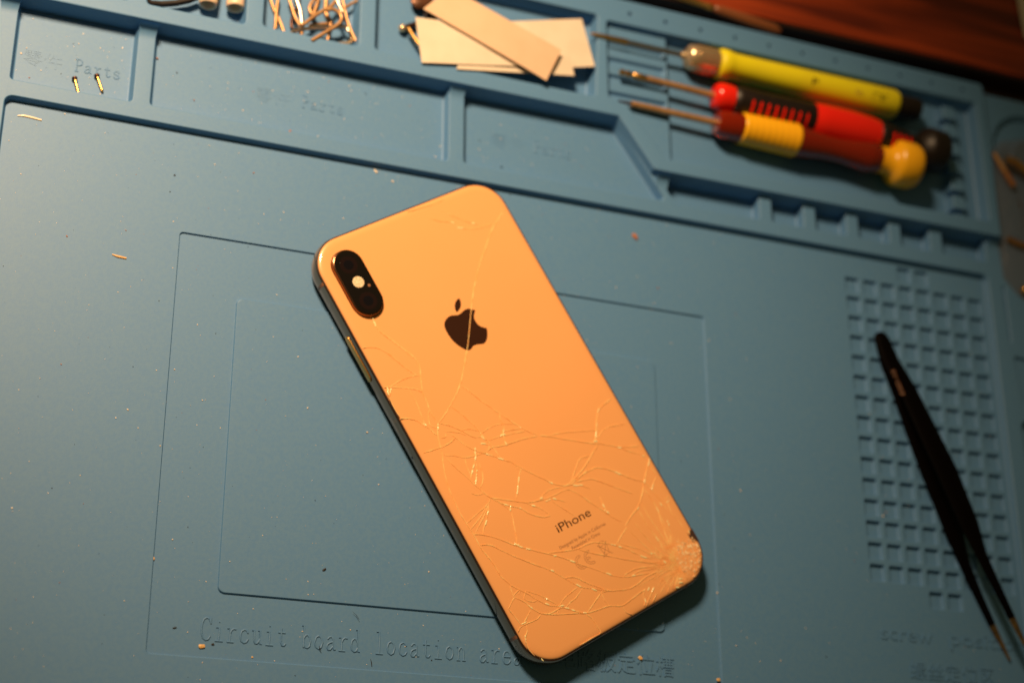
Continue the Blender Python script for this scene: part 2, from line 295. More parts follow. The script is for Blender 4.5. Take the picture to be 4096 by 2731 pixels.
M_CLEAR = bpy.data.materials.new('clear_plastic'); M_CLEAR.use_nodes = True; m = M_CLEAR
b = m.node_tree.nodes['Principled BSDF']; b.inputs['Base Color'].default_value = (0.9, 0.6, 0.45, 1); b.inputs['Roughness'].default_value = .12
tr = N(m, 'ShaderNodeBsdfTransparent'); tr.inputs['Color'].default_value = (0.88, 0.76, 0.70, 1)
mx = N(m, 'ShaderNodeMixShader'); mx.inputs['Fac'].default_value = 0.035
lk(m, tr.outputs[0], mx.inputs[1]); lk(m, b.outputs[0], mx.inputs[2]); lk(m, mx.outputs[0], m.node_tree.nodes['Material Output'].inputs['Surface'])
CRACKS=[
[(35.7,64.35),(31.63,62.26),(27.08,59.34),(21.32,54.37),(15.38,49.05),(10.16,43.54),(5.9,38.23),(3.54,35.19),(0.24,30.58),(-2.56,26.8),(-5.08,23.92),(-7.1,21.43)],
[(8.84,71.52),(10.97,69.68),(13.83,68.17),(15.29,66.99)],
[(13.79,72.19),(16.79,69.5),(19.45,66.68),(21.6,64.82),(23.45,63.33)],
[(16.62,64.68),(19.46,63.07),(23.26,62.11),(28.94,61.48)],
[(-28.84,47.58),(-29.15,45.28),(-29.03,43.28),(-28.87,42.24),(-26.37,37.8),(-23.73,31.83),(-22.78,29.97)],
[(-37.22,39.85),(-34.37,38.75),(-32.18,37.34),(-29.95,34.22),(-28.11,30.4)],
[(1.95,76.96),(5.9,76.48),(13.12,76.05),(16.51,76.32)],
[(-4.02,24.65),(-6.41,21.98),(-9.98,17.99),(-12.41,15.57),(-15.79,12.85),(-19.51,10.5),(-23.04,8.45),(-26.21,6.98)],
[(-30.8,35.62),(-29.11,32.01),(-27.41,28.39),(-25.54,25.05),(-23.98,23.48)],
[(-28.97,42.12),(-26.96,38.36),(-24.73,34.33),(-22.94,30.84),(-22.22,27.8),(-22.88,25.36),(-23.83,23.41),(-25.13,20.53),(-26.2,17.39),(-26.31,14.92),(-26.9,12.3),(-26.86,9.78),(-26.82,7.25)],
[(-34.97,24.44),(-31.73,24.84),(-28.73,24.8),(-26.27,24.46),(-25,24.02)],
[(-37.26,25.01),(-35.1,24.21),(-32.51,22.84),(-29.63,21.3),(-27.67,20.09),(-25.85,18.32)],
[(-36.57,24.6),(-37.18,22.54),(-37.6,19.87),(-37.72,17.07),(-37.54,14.14)],
[(-35.71,23.15),(-37.06,21.77)],
[(-29.99,20.67),(-29.73,17.86),(-29.86,15.04),(-30.45,12.08),(-30.85,8.15)],
[(-37.63,13.65),(-35.74,12.71),(-33.76,11.58),(-32.6,10.35),(-31.54,8.28),(-30.23,6.63),(-29.56,4.54),(-28.68,3.44)],
[(-26.83,12.09),(-28.2,10.73),(-29.23,8.32),(-29,6.79),(-27.74,5.69)],
[(-26.51,7.12),(-28.68,3.44),(-29.58,0.63),(-30.29,-1.53),(-30.83,-3.42),(-31.8,-5.38)],
[(-26.24,6.92),(-24.42,5.47),(-22.63,3.95),(-20.34,1.32),(-18.21,-1.61),(-17.02,-2.87)],
[(-19.6,10.35),(-18.08,7.7),(-16.68,4.19),(-15.28,0.68),(-14.71,-2.28),(-13.98,-4.95),(-13.47,-7.34),(-13.09,-9.31),(-12.93,-12.26)],
[(-12.58,15.28),(-10.48,11.26),(-8.75,7.59),(-6.85,4.21),(-4.94,0.81),(-1.99,-4.14),(0.32,-7.55),(3.3,-10.89)],
[(-19.87,1.46),(-18.16,1.06),(-16.18,-0.18),(-14.9,-1.29)],
[(-14.32,-2.27),(-11.69,-1.82),(-8.91,-1.79),(-6.16,-2.48),(-2.05,-4.23)],
[(-5.1,0.88),(-5.86,-1.33),(-6.14,-3.75),(-7.52,-5.68),(-8.27,-7.88),(-8.24,-8.8)],
[(-6.69,-4.96),(-4.08,-5.58),(-0.67,-6.56)],
[(-13.45,-5.37),(-9.75,-5.77),(-5.49,-6.59),(0.41,-8.06)],
[(-16.03,-8.34),(-13.42,-7.91),(-10.77,-8.74),(-5.33,-9.56),(-1.27,-10.12),(3.32,-11.19)],
[(-25.6,3.49),(-23.56,2.39),(-21.29,1.02),(-19.78,-0.66)],
[(-24.28,1.82),(-23.16,-0.82),(-21.52,-3.89),(-19.54,-6.4),(-17.52,-8.21),(-14.96,-10.44),(-13.01,-12.41),(-10.53,-14.79)],
[(-23.65,0.29),(-25.62,-0.43),(-28.02,-0.6),(-29.71,-0.55),(-32.75,-0.24),(-36.23,0.27)],
[(-30.36,-3.27),(-27.14,-4.92),(-23.84,-7.12),(-20.47,-7.94),(-16.12,-8.48)],
[(-17.16,-2.44),(-14.84,-3.77),(-13.69,-7.06)],
[(-16.48,-5.2),(-13.91,-6.78)],
[(-19.54,-6.4),(-20.74,-8.71),(-21.85,-9.92)],
[(-15.08,-8.05),(-14.09,-7.06)],
[(-28.28,2.19),(-26.6,1.79),(-26.02,2.78)],
[(4.27,-11.5),(6.95,-13.07),(11.61,-16.08),(15.98,-18.97),(20.47,-21.72),(23.02,-22.98),(26.24,-25.18),(29.54,-27.3),(33.59,-28.94),(35.77,-29.55)],
[(6.98,-13.02),(10.04,-13.36),(14.52,-14.74),(19.56,-16.62),(25.68,-18.87)],
[(35.35,-11.15),(32.07,-11.6),(29.47,-12.33),(27.78,-13.64),(25.2,-16.98),(23.12,-19.76),(21.66,-21.7)],
[(35.6,-20.97),(32.12,-20.06),(28.87,-19.17),(26.05,-19.59),(23.11,-20.88)],
[(28.55,-26.85),(31.33,-29.78),(35.86,-33.33)],
[(11.91,-25.02),(13.76,-24.4),(16.79,-24.85)],
[(-30.95,-3.5),(-32.58,-7.14),(-34.05,-11.95),(-34.81,-16.75),(-35.18,-22.03),(-34.97,-26.92),(-34.59,-30.93),(-34.66,-35.67),(-33.98,-39.18),(-33.43,-42.3),(-33.42,-45.73)],
[(-29.74,-4.7),(-29.23,-7.37),(-28.09,-10.17),(-26.88,-12.83),(-25.77,-16.27),(-24.3,-19.7),(-23.01,-22.25),(-19.98,-24.31),(-16.63,-26.46),(-12.74,-28.93),(-8.78,-30.19),(-5.83,-30.74)],
[(-28.38,-17.97),(-27,-19.48),(-24.25,-20.21)],
[(-19.7,-6.48),(-21.05,-9.14),(-23.64,-11.56),(-26.17,-14.3)],
[(-21.29,-10.02),(-22.61,-12.68),(-24.27,-14.84),(-25.51,-16.55)],
[(-20.61,-10.65),(-21.2,-13.98),(-22.6,-16.59),(-24.64,-17.92)],
[(-24.45,-7.6),(-25.15,-10.54),(-25.27,-13.09)],
[(-8.03,-18.37),(-10.18,-20.68),(-12.65,-23.8),(-15.09,-26.59)],
[(-9.63,-15.66),(-7.95,-18.24),(-5.49,-21.35),(-2.32,-25.12),(-0.87,-26.95),(1.02,-28.65),(3.75,-30.24),(6.76,-30.8)],
[(-11.27,-13.6),(-9.63,-15.66),(-9.09,-17.72),(-8.35,-18.89)],
[(-23.08,-22.38),(-24.63,-23.76),(-29.18,-24.85),(-34.87,-26.17)],
[(-24.77,-23.69),(-29.38,-26.36),(-34.9,-28.55)],
[(-25.07,-24.2),(-29.29,-27.37),(-34.01,-30.25)],
[(-24.63,-23.76),(-26.89,-26.89),(-30.1,-29.87),(-31.79,-31.79)],
[(-22.88,-22.63),(-20.75,-25.57),(-18.99,-28.83)],
[(-21.93,-23.4),(-20,-26.09),(-17.88,-27.89),(-15.39,-29.71),(-13.93,-32.02),(-11.74,-34.35),(-9.11,-35.98),(-7.01,-36.42)],
[(-18.01,-27.83),(-18.85,-28.9)],
[(-18.82,-29.72),(-20.13,-33.31),(-21.59,-37.14),(-22.76,-39.79)],
[(-34.7,-30.24),(-31.65,-31.86),(-27.69,-35.19),(-24.48,-38.65),(-21.51,-41.36),(-15.57,-46.3),(-11.92,-49.19),(-7.6,-53.38)],
[(-34.67,-34.24),(-31.23,-35.79),(-28.83,-38.8),(-25.78,-42.5),(-21.5,-47.13),(-17.52,-51.15),(-16.21,-52.53)],
[(-6.61,-30.22),(-5.24,-29.21),(-2.16,-29),(2.06,-29.96)],
[(-5.91,-30.87),(-2.42,-31.18),(2.36,-31.26),(4.09,-32.06)],
[(-12.77,-28.98),(-11.27,-30.66),(-9.47,-32.16),(-8.26,-34.03),(-7.07,-36.23)],
[(-3.76,-31.55),(-1.71,-32.99),(0.46,-34.84)],
[(-3.95,-32.44),(-1.81,-36.08),(0.76,-40.24)],
[(21.99,-22.97),(18.05,-24.92),(14.44,-26.98),(10.43,-28.5),(6.17,-29.87),(2.59,-30.21)],
[(16.91,-24.91),(14.89,-24.49),(12.46,-24.73),(9.47,-27.05),(6.02,-29.8)],
[(12.89,-27.61),(9.81,-28.88),(6.3,-30.26)],
[(6.21,-30.39),(10.52,-29.54),(13.7,-29.32),(16.64,-29.49),(18.71,-30.44),(20.53,-31.78),(22.92,-34.06),(25.22,-36.47),(27.54,-38.88),(30.48,-41.26),(31.58,-44.64),(32.4,-48.75),(33.05,-53.11)],
[(7.54,-30.67),(10.2,-31.23),(12.79,-31.92),(14.86,-33.44),(17.17,-35.79),(21.11,-39.79),(24.43,-43.01)],
[(14.2,-28.55),(9.61,-29.79),(5.84,-30.38)],
[(5.81,-31.03),(8.63,-32.5),(10.97,-34.76)],
[(4.04,-32.04),(6.54,-35.19),(8.42,-38.73),(11.02,-42.93),(13.12,-46.74),(15.31,-49.27)],
[(35.86,-36.41),(33.04,-38.87),(30.39,-41.39),(27.57,-44.47),(23.53,-47.63),(20.09,-49.03),(15.73,-50.97)],
[(15.99,-51.75),(12.74,-53.19),(9.28,-55)],
[(35.66,-37),(36.34,-41.06)],
[(35.99,-41.59),(33.71,-42.92),(31.73,-44.71)],
[(36.24,-49.52),(33.65,-49.84)],
[(10.31,-55.16),(13.02,-57.45),(15.73,-59.75),(18.21,-62.43)],
[(-14.51,-46.83),(-10.91,-48.07),(-4.51,-50.18),(-0.51,-50.31),(2.44,-50.97),(6.55,-53.36),(10.03,-56.18),(11.86,-58.05),(14.66,-61.38),(18.14,-64.87)],
[(-3.95,-50.45),(-0.88,-53.23),(4.28,-56.86),(9.4,-60.65),(14.72,-64.21),(19.99,-67.92)],
[(12.7,-38.56),(12.42,-40.76),(12.09,-43.93)],
[(29.17,-43.53),(29.69,-47.48),(29.74,-51.55),(28.51,-56.35),(27.41,-61.52),(26.74,-67.2)],
[(25.72,-46.98),(25.3,-51.15),(25.78,-55.73),(26.26,-60.3),(26.61,-66.81)],
[(23.15,-48.8),(23.15,-53.81),(23.92,-58.52),(24.18,-61.64),(23.85,-64.48)],
[(19.34,-51.34),(20.12,-56.04),(21.22,-60.23),(22.17,-64.67)],
[(16.2,-53.18),(17.86,-58.28),(19.94,-63.92),(21.42,-66.96)],
[(35.12,-50.02),(33.91,-54.19),(34.86,-58.68),(34.94,-62.09)],
[(17.75,-62.54),(19.68,-63.14),(21.5,-65.67)],
[(13.47,-63.77),(15.05,-63.71),(17.56,-65.75),(20.49,-67.17)],
[(6.26,-64.85),(9.67,-64.88),(13.06,-65.54),(16.6,-67.2),(21.13,-69.13)],
[(8.73,-66.32),(11.83,-66.26),(15.65,-67.46),(20.8,-69.63)],
[(-31.96,-49.8),(-30.21,-52.19),(-27.83,-55.29),(-26.1,-58.06),(-23.7,-61.17),(-20.32,-63.43),(-16.62,-66.62),(-13.48,-69.34)],
[(-28.02,-53.85),(-25.18,-56.59),(-22.98,-59.33),(-20.47,-62.97)],
[(-32.05,-49.95),(-32.78,-53.22),(-32.56,-53.91)],
[(-32.56,-53.91),(-34.53,-55.03),(-36.33,-56.23)],
[(-32.65,-54.05),(-30.42,-56.69),(-29.44,-59.28),(-28.1,-61.28),(-27.19,-62.58),(-24.54,-63.9),(-20.26,-64.03),(-18.83,-64.55)],
[(-27.19,-62.58),(-22.03,-65.46),(-16.84,-67.67),(-12.71,-69.53),(-8.42,-70.51),(-4.18,-71.25),(-0.19,-73.16),(2.61,-73.06),(6.56,-72.65),(10.53,-72.24)],
[(-36.42,-56.38),(-35.73,-59.76),(-35.36,-62.6)],
[(-29.9,-60.01),(-31.96,-61.26),(-34.02,-62.52)],
[(-27.24,-62.67),(-29.47,-63.47),(-32.72,-63.17),(-35.63,-63.04),(-37.24,-63.93)],
[(-33.73,-63.42),(-34.48,-65.32),(-36.2,-66.73),(-36.78,-68.7),(-37.03,-70.46),(-36.31,-73.09)],
[(-16.26,-52.45),(-13.69,-56.43),(-10.37,-60.98),(-6.66,-63.58),(-2,-66.86)],
[(-13.73,-56.49),(-12.19,-56.85),(-9.7,-58.19),(-7.91,-60.63),(-4.42,-64.3),(-1.91,-66.71),(0.85,-68.06),(4.95,-69.49),(8.52,-69.67),(11.61,-69.2),(14.52,-69.03),(18.51,-69.38)],
[(-10.8,-60.96),(-15.16,-61.54),(-17.77,-62.18),(-19.96,-63.22)],
[(-9.73,-62.08),(-13.36,-63.59),(-16.32,-64.06),(-18.07,-64.74)],
[(-1.66,-67.02),(-4.35,-66.29),(-7.3,-67.37),(-12.45,-69.47)],
[(-13.24,-69.66),(-12.06,-71.99),(-11.88,-75.17),(-11.81,-77.14),(-14.57,-77.28),(-20.73,-77.23)],
[(3.72,-64.35),(6.8,-65.97),(10.65,-67.14),(14.92,-68.43)],
[(5.91,-65.22),(8.44,-64.87),(11.94,-65.19),(16.12,-66.62)],
[(-22.02,-65.08),(-20.95,-64.08)],
[(-0.23,-73.21),(-0.01,-75.67),(1.67,-77.29)],
[(10.53,-72.24),(8.65,-73.68),(8.17,-75.81),(7.03,-76.83)],
[(13.34,-73.62),(10.35,-75.32),(7.73,-77.17)],
[(13.6,-75.34),(10.61,-77.02)],
[(-32.7,-53.45),(-30.58,-52.78),(-29.57,-52.89),(-30.79,-53.82)],
[(-27.94,-54.08),(-29.87,-55.81),(-28.11,-57.83),(-26.28,-58.35)],
[(-34.71,-34.42),(-34.4,-36.7),(-33.69,-39.73),(-33.23,-44.57),(-33.45,-45.62),(-31.96,-49.8)],
[(-7.54,-53.75),(-3.61,-57.43),(0,-60.96),(1.94,-62.89),(3.72,-64.35)],
[(-4.45,-66.43),(-4.76,-69.01),(-4.35,-71.17)]]
GLINTS=[(15.05,67.49),(22.19,64.43),(16.84,64.59),(-36.51,24.04),(-37.08,22.85),(-35.86,23.22),(-29.08,46.54),(-29.22,45.5),(-19.62,-6.54),(-20.05,-7.24),(-20.8,-8.69),(-15.74,-5.6),(-14.84,-3.77),(-7.95,-5.74),(-7.08,-4.97),(-13.32,-12.26),(-8.39,-8.73),(-27.18,5.98),(-30.96,8.3),(28.64,-12.83),(25.2,-16.98),(23.58,-19.23),(22.93,-20.05),(21.81,-21.59),(35.34,-33.46),(36.39,-35.8),(28.78,-27.14),(-22.95,-10.89),(-24.24,-12.26),(-23,-13.15),(-24.22,-14.87),(-24.97,-15.82),(-10.8,-21.38),(-12.5,-23.55),(-13.26,-24.5),(-19.76,-26.29),(-19.18,-26.8),(-15.9,-29.37),(-13.06,-12.39),(-12.56,-12.75),(-10.78,-31.05),(-18.46,-28.27),(-22.84,-39.75),(-21.98,-40.97),(-20.12,-42.6),(-12.69,-48.66),(-8.2,-52.87),(-16.23,-52.45),(-26.58,-26.39),(-28.8,-28.89),(-2.7,-32.21),(-16.25,-9.36),(-6.89,-30.09),(-4.97,-31.71),(22.92,-34.06),(23.56,-34.86),(30.66,-41.17),(35.86,-36.41),(32.4,-44.01),(31.91,-50.38),(23.28,-48.02),(29.68,-51.52),(30.77,-57.09),(23.9,-60.01),(8.18,-54.64),(10.09,-56.38),(19.69,-63.41),(15.74,-62.66),(16.31,-63.26),(22.05,-67.76),(12.12,-43.88),(12.23,-41.94),(6.74,-31.63),(8.45,-32.19),(34.84,-50.73),(36.19,-63.02),(-8.25,-52.86),(-0.92,-26.93),(-2.54,-32.45),(24.31,-75.21),(23.6,-76.27),(-10.48,-60.81),(-16.26,-52.45),(-23.72,-60.85),(-22.98,-59.33),(-6.23,-64.31),(-16.62,-66.62),(-36.2,-66.73),(-34.67,-75.25),(8.36,-75.52),(1.3,-62.11),(9.15,-66.61),(21.61,-77.09),(-13.39,-69.2),(-19.72,-63.53),(-18.09,-65.11),(11.59,-72.76),(12.85,-73.66),(-29.35,-59.13),(-34.02,-62.52)]
LOGO=[(6.18,36.21),(5.18,35.26),(4.37,34.1),(4.17,32.69),(4.51,31.04),(5.44,29.91),(6.64,29.06),(5.86,27.24),(4.56,25.54),(3.07,24.68),(1.82,24.81),(-0,25.33),(-1.35,25.3),(-2.5,24.7),(-3.79,24.75),(-4.82,25.68),(-6.08,27.54),(-7.03,29.91),(-7.42,32.79),(-7.21,35.17),(-6.27,36.76),(-4.47,37.75),(-2.59,37.82),(-0.61,37.15),(0.81,37.31),(2.41,37.76),(4.22,37.66)]
LEAF=[(2.91,42.16),(2.89,40.96),(1.93,39.35),(0.77,38.58),(-0.4,38.21),(-0.35,39.54),(0.44,40.96),(1.72,41.94)]

# ------------------------------------------------------------ the setting: dark table
mb = MB(); mb.box(-1200, 1500, -1100, 1600, Z_TABLE - 25, Z_TABLE)
props(mb.build('table_top', M_TABLE, smooth=0), kind='structure')

# wooden board beyond the mat
bd = thing('wooden_board', 'reddish brown wood grain board with a dark front edge lying behind the blue mat', 'board', (0, 0, Z_TABLE))
ya = cE(0, 190, 6).y; yb = cE(2352, 730, 6).y; xa = cE(0, 190, 6).x; xb = cE(2352, 730, 6).x
sl = (yb - ya) / (xb - xa); yl = ya + sl * (-400 - xa); yr = ya + sl * (900 - xa)
mb = MB(); solid(mb, [(-400, yl), (900, yr), (900, 700), (-400, 700)], 0.0, 6 - Z_TABLE, 0.8); mb.build('board_top', M_WOOD, bd)
mb = MB(); solid(mb, [(-400, yl - 1.2), (900, yr - 1.2), (900, yr - .01), (-400, yl - .01)], 0.0, 6 - Z_TABLE - .9, 0.3); mb.build('edge_strip', M_TABLE, bd)

# ------------------------------------------------------------ blue silicone repair mat
mat_root = thing('repair_mat', 'large blue silicone repair mat with moulded trays, a screw grid and raised lettering', 'mat', (0, 0, Z_TABLE))
Z0 = -Z_TABLE          # local height of the work floor
A_, C_ = 2.5, 6.0      # low frame, high frame
mb = MB()
# low frame plate with its recesses
holes = []
work = rrect(-81.7, 296.3, -98, 126.2, 3.0)
trays = []
ty0, ty1 = 131.3, 162.6
for x0, x1 in ((-80.9, -41.2), (-36.1, 69.2), (193.9+4.7, 213.1), (217.8, 232.2), (236.9, 251.6), (256.2, 270.4), (275.4, 296.6)):
    top = ty1 if x1 < 100 else 143.2
    trays.append(rpoly([(x0, ty0), (x1, ty0), (x1, top), (x0, top)], [1.6, 1.6, .3, .3]))
trays.append(rpoly([(74.3, 131.6), (155.0, 131.6), (133.9, 162.6), (74.3, 162.6)], [1.6, 1.6, .3, .3]))
trays.append(rpoly([(158.0, 131.3), (193.9, 131.3), (193.9, 143.2), (149.9, 143.2)], [1.6, 1.6, .3, .3]))
extra = [(rrect(302.2, 304.0, 98, 122.5, .8), -2.4), (rpoly([(303, 30), (330, 30), (330, 66), (303, 66)], 3), -2.4),
         (rpoly([(305, 72), (340, 72), (340, 88), (303.5, 93)], 1.5), -1.2)]
ring = [(325 + 18.6 * math.cos(2*math.pi*i/48), 185.5 + 18.6 * math.sin(2*math.pi*i/48)) for i in range(48)]
plate = [(-110, -112), (420, -112), (420, 210.5), (301.2, 210.5), (301.2, 144.0), (149.2, 144.0), (135.6, 163.6), (-110, 163.6)]
mb.flat(plate, [work] + trays + [e_[0] for e_ in extra] + [ring], Z0 + A_)
mb.loft([[(x, y, 0) for x, y in plate], [(x, y, Z0 + A_) for x, y in plate]], True, False)
for i, t in enumerate(trays): feature(mb, t, Z0 + A_, -(A_ + (1.0, 1.0, 2, 2, 2, 2, 2, 1.5, 2)[i]), (), .35, .7 if i in (0, 1, 7) else .3, .5)
for l, d in extra: feature(mb, l, Z0 + A_, d, (), .4, .3)
ring2 = [(327 + 11 * math.cos(2*math.pi*i/40), 183 + 11 * math.sin(2*math.pi*i/40)) for i in range(40)]
feature(mb, ring, Z0 + A_, -2.4, [(ring2, 1.2, (), .5, .3)], .6, .8)
# work floor: recessed circuit board area with a plateau, screw grid
inner = rrect(-2.3, 148.5, -28.85, 68.8, 2.2)
outer = rrect(-22.25, 169.0, -48.7, 88.9, 1.3)
cells = []
GX, GY, GP, GS = 230.65, 115.39, 8.028, 6.35
for r_ in range(-1, 16):
    for c_ in range(8):
        if r_ in (-1, 15) and c_ not in (3, 4): continue
        x = GX + c_ * GP; y = GY - r_ * GP
        cells.append((rrect(x, x + GS, y - GS, y, .7, 3), -1.3, (), .15, .2, .3))
feature(mb, work, Z0 + A_, -A_, [(outer, -0.6, [(inner, 0.6, (), .12, .25)], .12, .15)] + cells, .45, .35, .4)
# high frame
HX = 302.3
block = rpoly([(-115, 161.6), (134.3, 161.9), (148.3, 142.3), (HX, 142.2), (HX, 212.6), (110, 213.6), (-115, 214.6)], [.2, 1.5, 1.5, .5, 2, .2, .2])
ut = [rrect(-84, -45.7, 167.2, 203, 2), rrect(-40.8, -6.1, 167.3, 203, 2), rrect(-1.0, 34.3, 168.0, 203, 2),
      rpoly([(39.3, 168.0), (125.3, 167.6), (127.3, 204.5), (39.3, 204.5)], 2)]
tool = rpoly([(129.8, 169), (138, 166.0), (152.5, 147.3), (298.0, 147.8), (298.0, 203.0), (129.8, 203.0)], [2, 2, 2, 1.5, 1.5, 2])
pins = [[(140.3 + 15.17*i + 1.0*math.cos(2*math.pi*k/12), 207.6 + 1.0*math.sin(2*math.pi*k/12)) for k in range(12)] for i in range(11)]
rim = [[(x, y, Z0 + C_ + dz) for x, y in inset(block, ins)] for ins, dz in ((0, -.5), (.12, -.18), (.45, 0))]
mb.loft([[(x, y, 0) for x, y in inset(block, -1.0)], [(x, y, Z0 - 2) for x, y in inset(block, -1.0)], [(x, y, Z0 + 1.5) for x, y in inset(block, -.55)]] + rim, True, False)
mb.flat([(p[0], p[1]) for p in rim[-1]], ut + [tool] + pins, Z0 + C_)
for t in ut: feature(mb, t, Z0 + C_, -(C_ - .2), (), .5, .9, 1.0)
posts = []
for i in range(7):
    y = 199.0 - i * 8.2
    posts.append((rpoly([(280.8, y - 7.0), (288.0, y - 7.0), (288.0, y), (280.8, y)], [.8, 2.2, 2.2, .8]), 4.7, (), .4, .15))
feature(mb, tool, Z0 + C_, -(C_ - .5), posts, .5, 1.0, 1.0)
for p in pins: feature(mb, p, Z0 + C_, -2.5, (), .15, .05)
mb.build('moulded_sheet', M_MAT, mat_root, wn=True)
# shaft rest: stepped ledge with channels at the left of the tool tray
mb = MB()
led = [(130.4, 170.0), (138.6, 167.0), (153.6, 148.4), (156.2, 148.4), (156.2, 202.4), (130.4, 202.4)]
loopz = Z0 + 3.4
chan = [rrect(131.2, 155.9, y - 2.0, y + 2.0, .5, 3) for y in (194.0, 186.6, 179.2, 171.8)]
mb.loft([[(x, y, .4) for x, y in led], [(x, y, loopz) for x, y in led]], True, False)
mb.flat(led, chan, loopz)
for c_ in chan: feature(mb, c_, loopz, -1.3, (), .4, .4)
mb.build('shaft_rest', M_MAT, mat_root, wn=True)
# little concave ramps from the low dividers to the high frame
def scoop(x0, x1, y0, y1, par):
    m_ = MB(); n = 7; loops = []
    for k in range(n + 1):
        t = k / n; a = math.pi/2 * t
        y = y0 + (y1 - y0) * math.sin(a) ; z = A_ + (C_ - .35 - A_) * (1 - math.cos(a)); w = .7 * t
        loops.append([(x0 - w, y, Z0 + z), (x1 + w, y, Z0 + z), (x1 + w, y1 + .6, 1), (x0 - w, y1 + .6, 1)])
    m_.loft(loops); return m_.build('scoop_ramp', M_MAT, par)
scoop(-41.2, -36.1, 155.9, 160.4, mat_root); scoop(-86.0, -80.9, 155.7, 160.2, mat_root); scoop(69.3, 74.2, 156.6, 161.2, mat_root)
scoop(150.5, 154.8, 137.1, 141.4, mat_root); scoop(297.6, 302.0, 137.2, 141.0, mat_root)

# lettering moulded into the mat
GL = {
 'C': [[(.85,.8),(.72,.96),(.5,1),(.28,.93),(.15,.75),(.1,.5),(.15,.25),(.28,.07),(.5,0),(.72,.04),(.88,.2)],[(.86,.99),(.87,.74)]],
 'i': [[(.25,.6),(.52,.6),(.52,.02)],[(.2,0),(.85,0)],[(.47,.86),(.55,.86)]],
 'r': [[(.12,.6),(.38,.6),(.38,.02)],[(.12,0),(.7,0)],[(.38,.38),(.5,.53),(.68,.6),(.88,.58)]],
 'c': [[(.82,.45),(.72,.57),(.5,.6),(.27,.52),(.17,.3),(.27,.08),(.5,0),(.72,.05),(.86,.18)]],
 'u': [[(.08,.6),(.28,.6),(.28,.15),(.4,.02),(.55,.02),(.72,.15),(.78,.25)],[(.6,.6),(.78,.6),(.78,.02),(.95,.02)]],
 't': [[(.45,.8),(.45,.15),(.55,.02),(.72,.02),(.85,.12)],[(.18,.6),(.8,.6)]],
 'b': [[(.08,1),(.25,1),(.25,.02)],[(.25,.4),(.4,.57),(.58,.6),(.78,.5),(.86,.3),(.78,.08),(.58,0),(.4,.03),(.25,.2)]],
 'o': [[(.5,.6),(.27,.52),(.15,.3),(.27,.08),(.5,0),(.73,.08),(.85,.3),(.73,.52),(.5,.6)]],
 'a': [[(.2,.48),(.35,.58),(.55,.6),(.7,.5),(.7,.12),(.8,.02),(.92,.05)],[(.7,.38),(.4,.32),(.2,.24),(.15,.12),(.27,0),(.45,0),(.7,.18)]],
 'd': [[(.55,1),(.75,1),(.75,.02),(.93,.02)],[(.75,.4),(.6,.57),(.42,.6),(.22,.5),(.14,.3),(.22,.08),(.42,0),(.6,.03),(.75,.2)]],
 'l': [[(.25,1),(.52,1),(.52,.02)],[(.2,0),(.85,0)]],
 'n': [[(.08,.6),(.25,.6),(.25,.02)],[(.08,0),(.42,0)],[(.25,.4),(.4,.56),(.55,.6),(.72,.5),(.75,.35),(.75,.02)],[(.6,0),(.92,0)]],
 'e': [[(.16,.33),(.84,.33),(.8,.48),(.68,.58),(.5,.6),(.3,.54),(.17,.35),(.2,.12),(.35,.01),(.55,0),(.75,.06),(.86,.17)]],
 'P': [[(.1,1),(.6,1),(.85,.9),(.85,.62),(.6,.5),(.28,.5)],[(.28,1),(.28,0)],[(.1,0),(.5,0)]],
 's': [[(.8,.48),(.62,.6),(.35,.6),(.2,.47),(.3,.34),(.7,.26),(.82,.13),(.65,0),(.35,0),(.18,.13)]],
}
def stroke_text(name, body, x, y, z, pitch, cap, r, par):
    m_ = MB()
    for i, ch in enumerate(body):
        for st in GL.get(ch, []):
            m_.tube([(x + (i + p[0]*.92) * pitch, y + p[1]*cap, z) for p in st], r, 8, flat=.8)
    return m_.build(name, M_MAT, par, smooth=60)
ZR = Z0 - .6
stroke_text('embossed_lettering', 'Circuit board location area', -6.5, -43.2, ZR + .02, 3.86, 6.8, .29, mat_root)
text_mesh('embossed_lettering', '电路板定位槽', M_MAT, mat_root, 110.0, -42.6, ZR - .02, width=41.2, height=5.3, extrude=.3)
text_mesh('embossed_lettering', 'screw', M_MAT, mat_root, 232.9, -24.0, Z0 - .02, width=21.2, height=5.3, extrude=.3)
text_mesh('embossed_lettering', 'position', M_MAT, mat_root, 261.6, -23.9, Z0 - .02, width=32.5, height=5.3, extrude=.3)
text_mesh('embossed_lettering', '螺丝定位区', M_MAT, mat_root, 243.6, -36.8, Z0 - .02, width=35.5, height=5.0, extrude=.3)
for px_, py_, dz in ((-77.2, 140.0, -1.0), (-.6, 142.8, -1.0), (86.0, 142.8, -1.5)):
    q_ = (CAM_LOC.xy - Vector((px_ + 12, py_))) * (-dz / (CAM_LOC.z + dz))   # same sight line on the deeper floor
    px_ -= q_.x; py_ -= q_.y
    text_mesh('embossed_lettering', '零件', M_MAT, mat_root, px_, py_, Z0 + dz - .02, width=12.4, height=4.6, extrude=.1)
    stroke_text('embossed_lettering', 'Parts', px_ + 16.3, py_ + .4, Z0 + dz + .02, 3.1, 4.6, .22, mat_root)

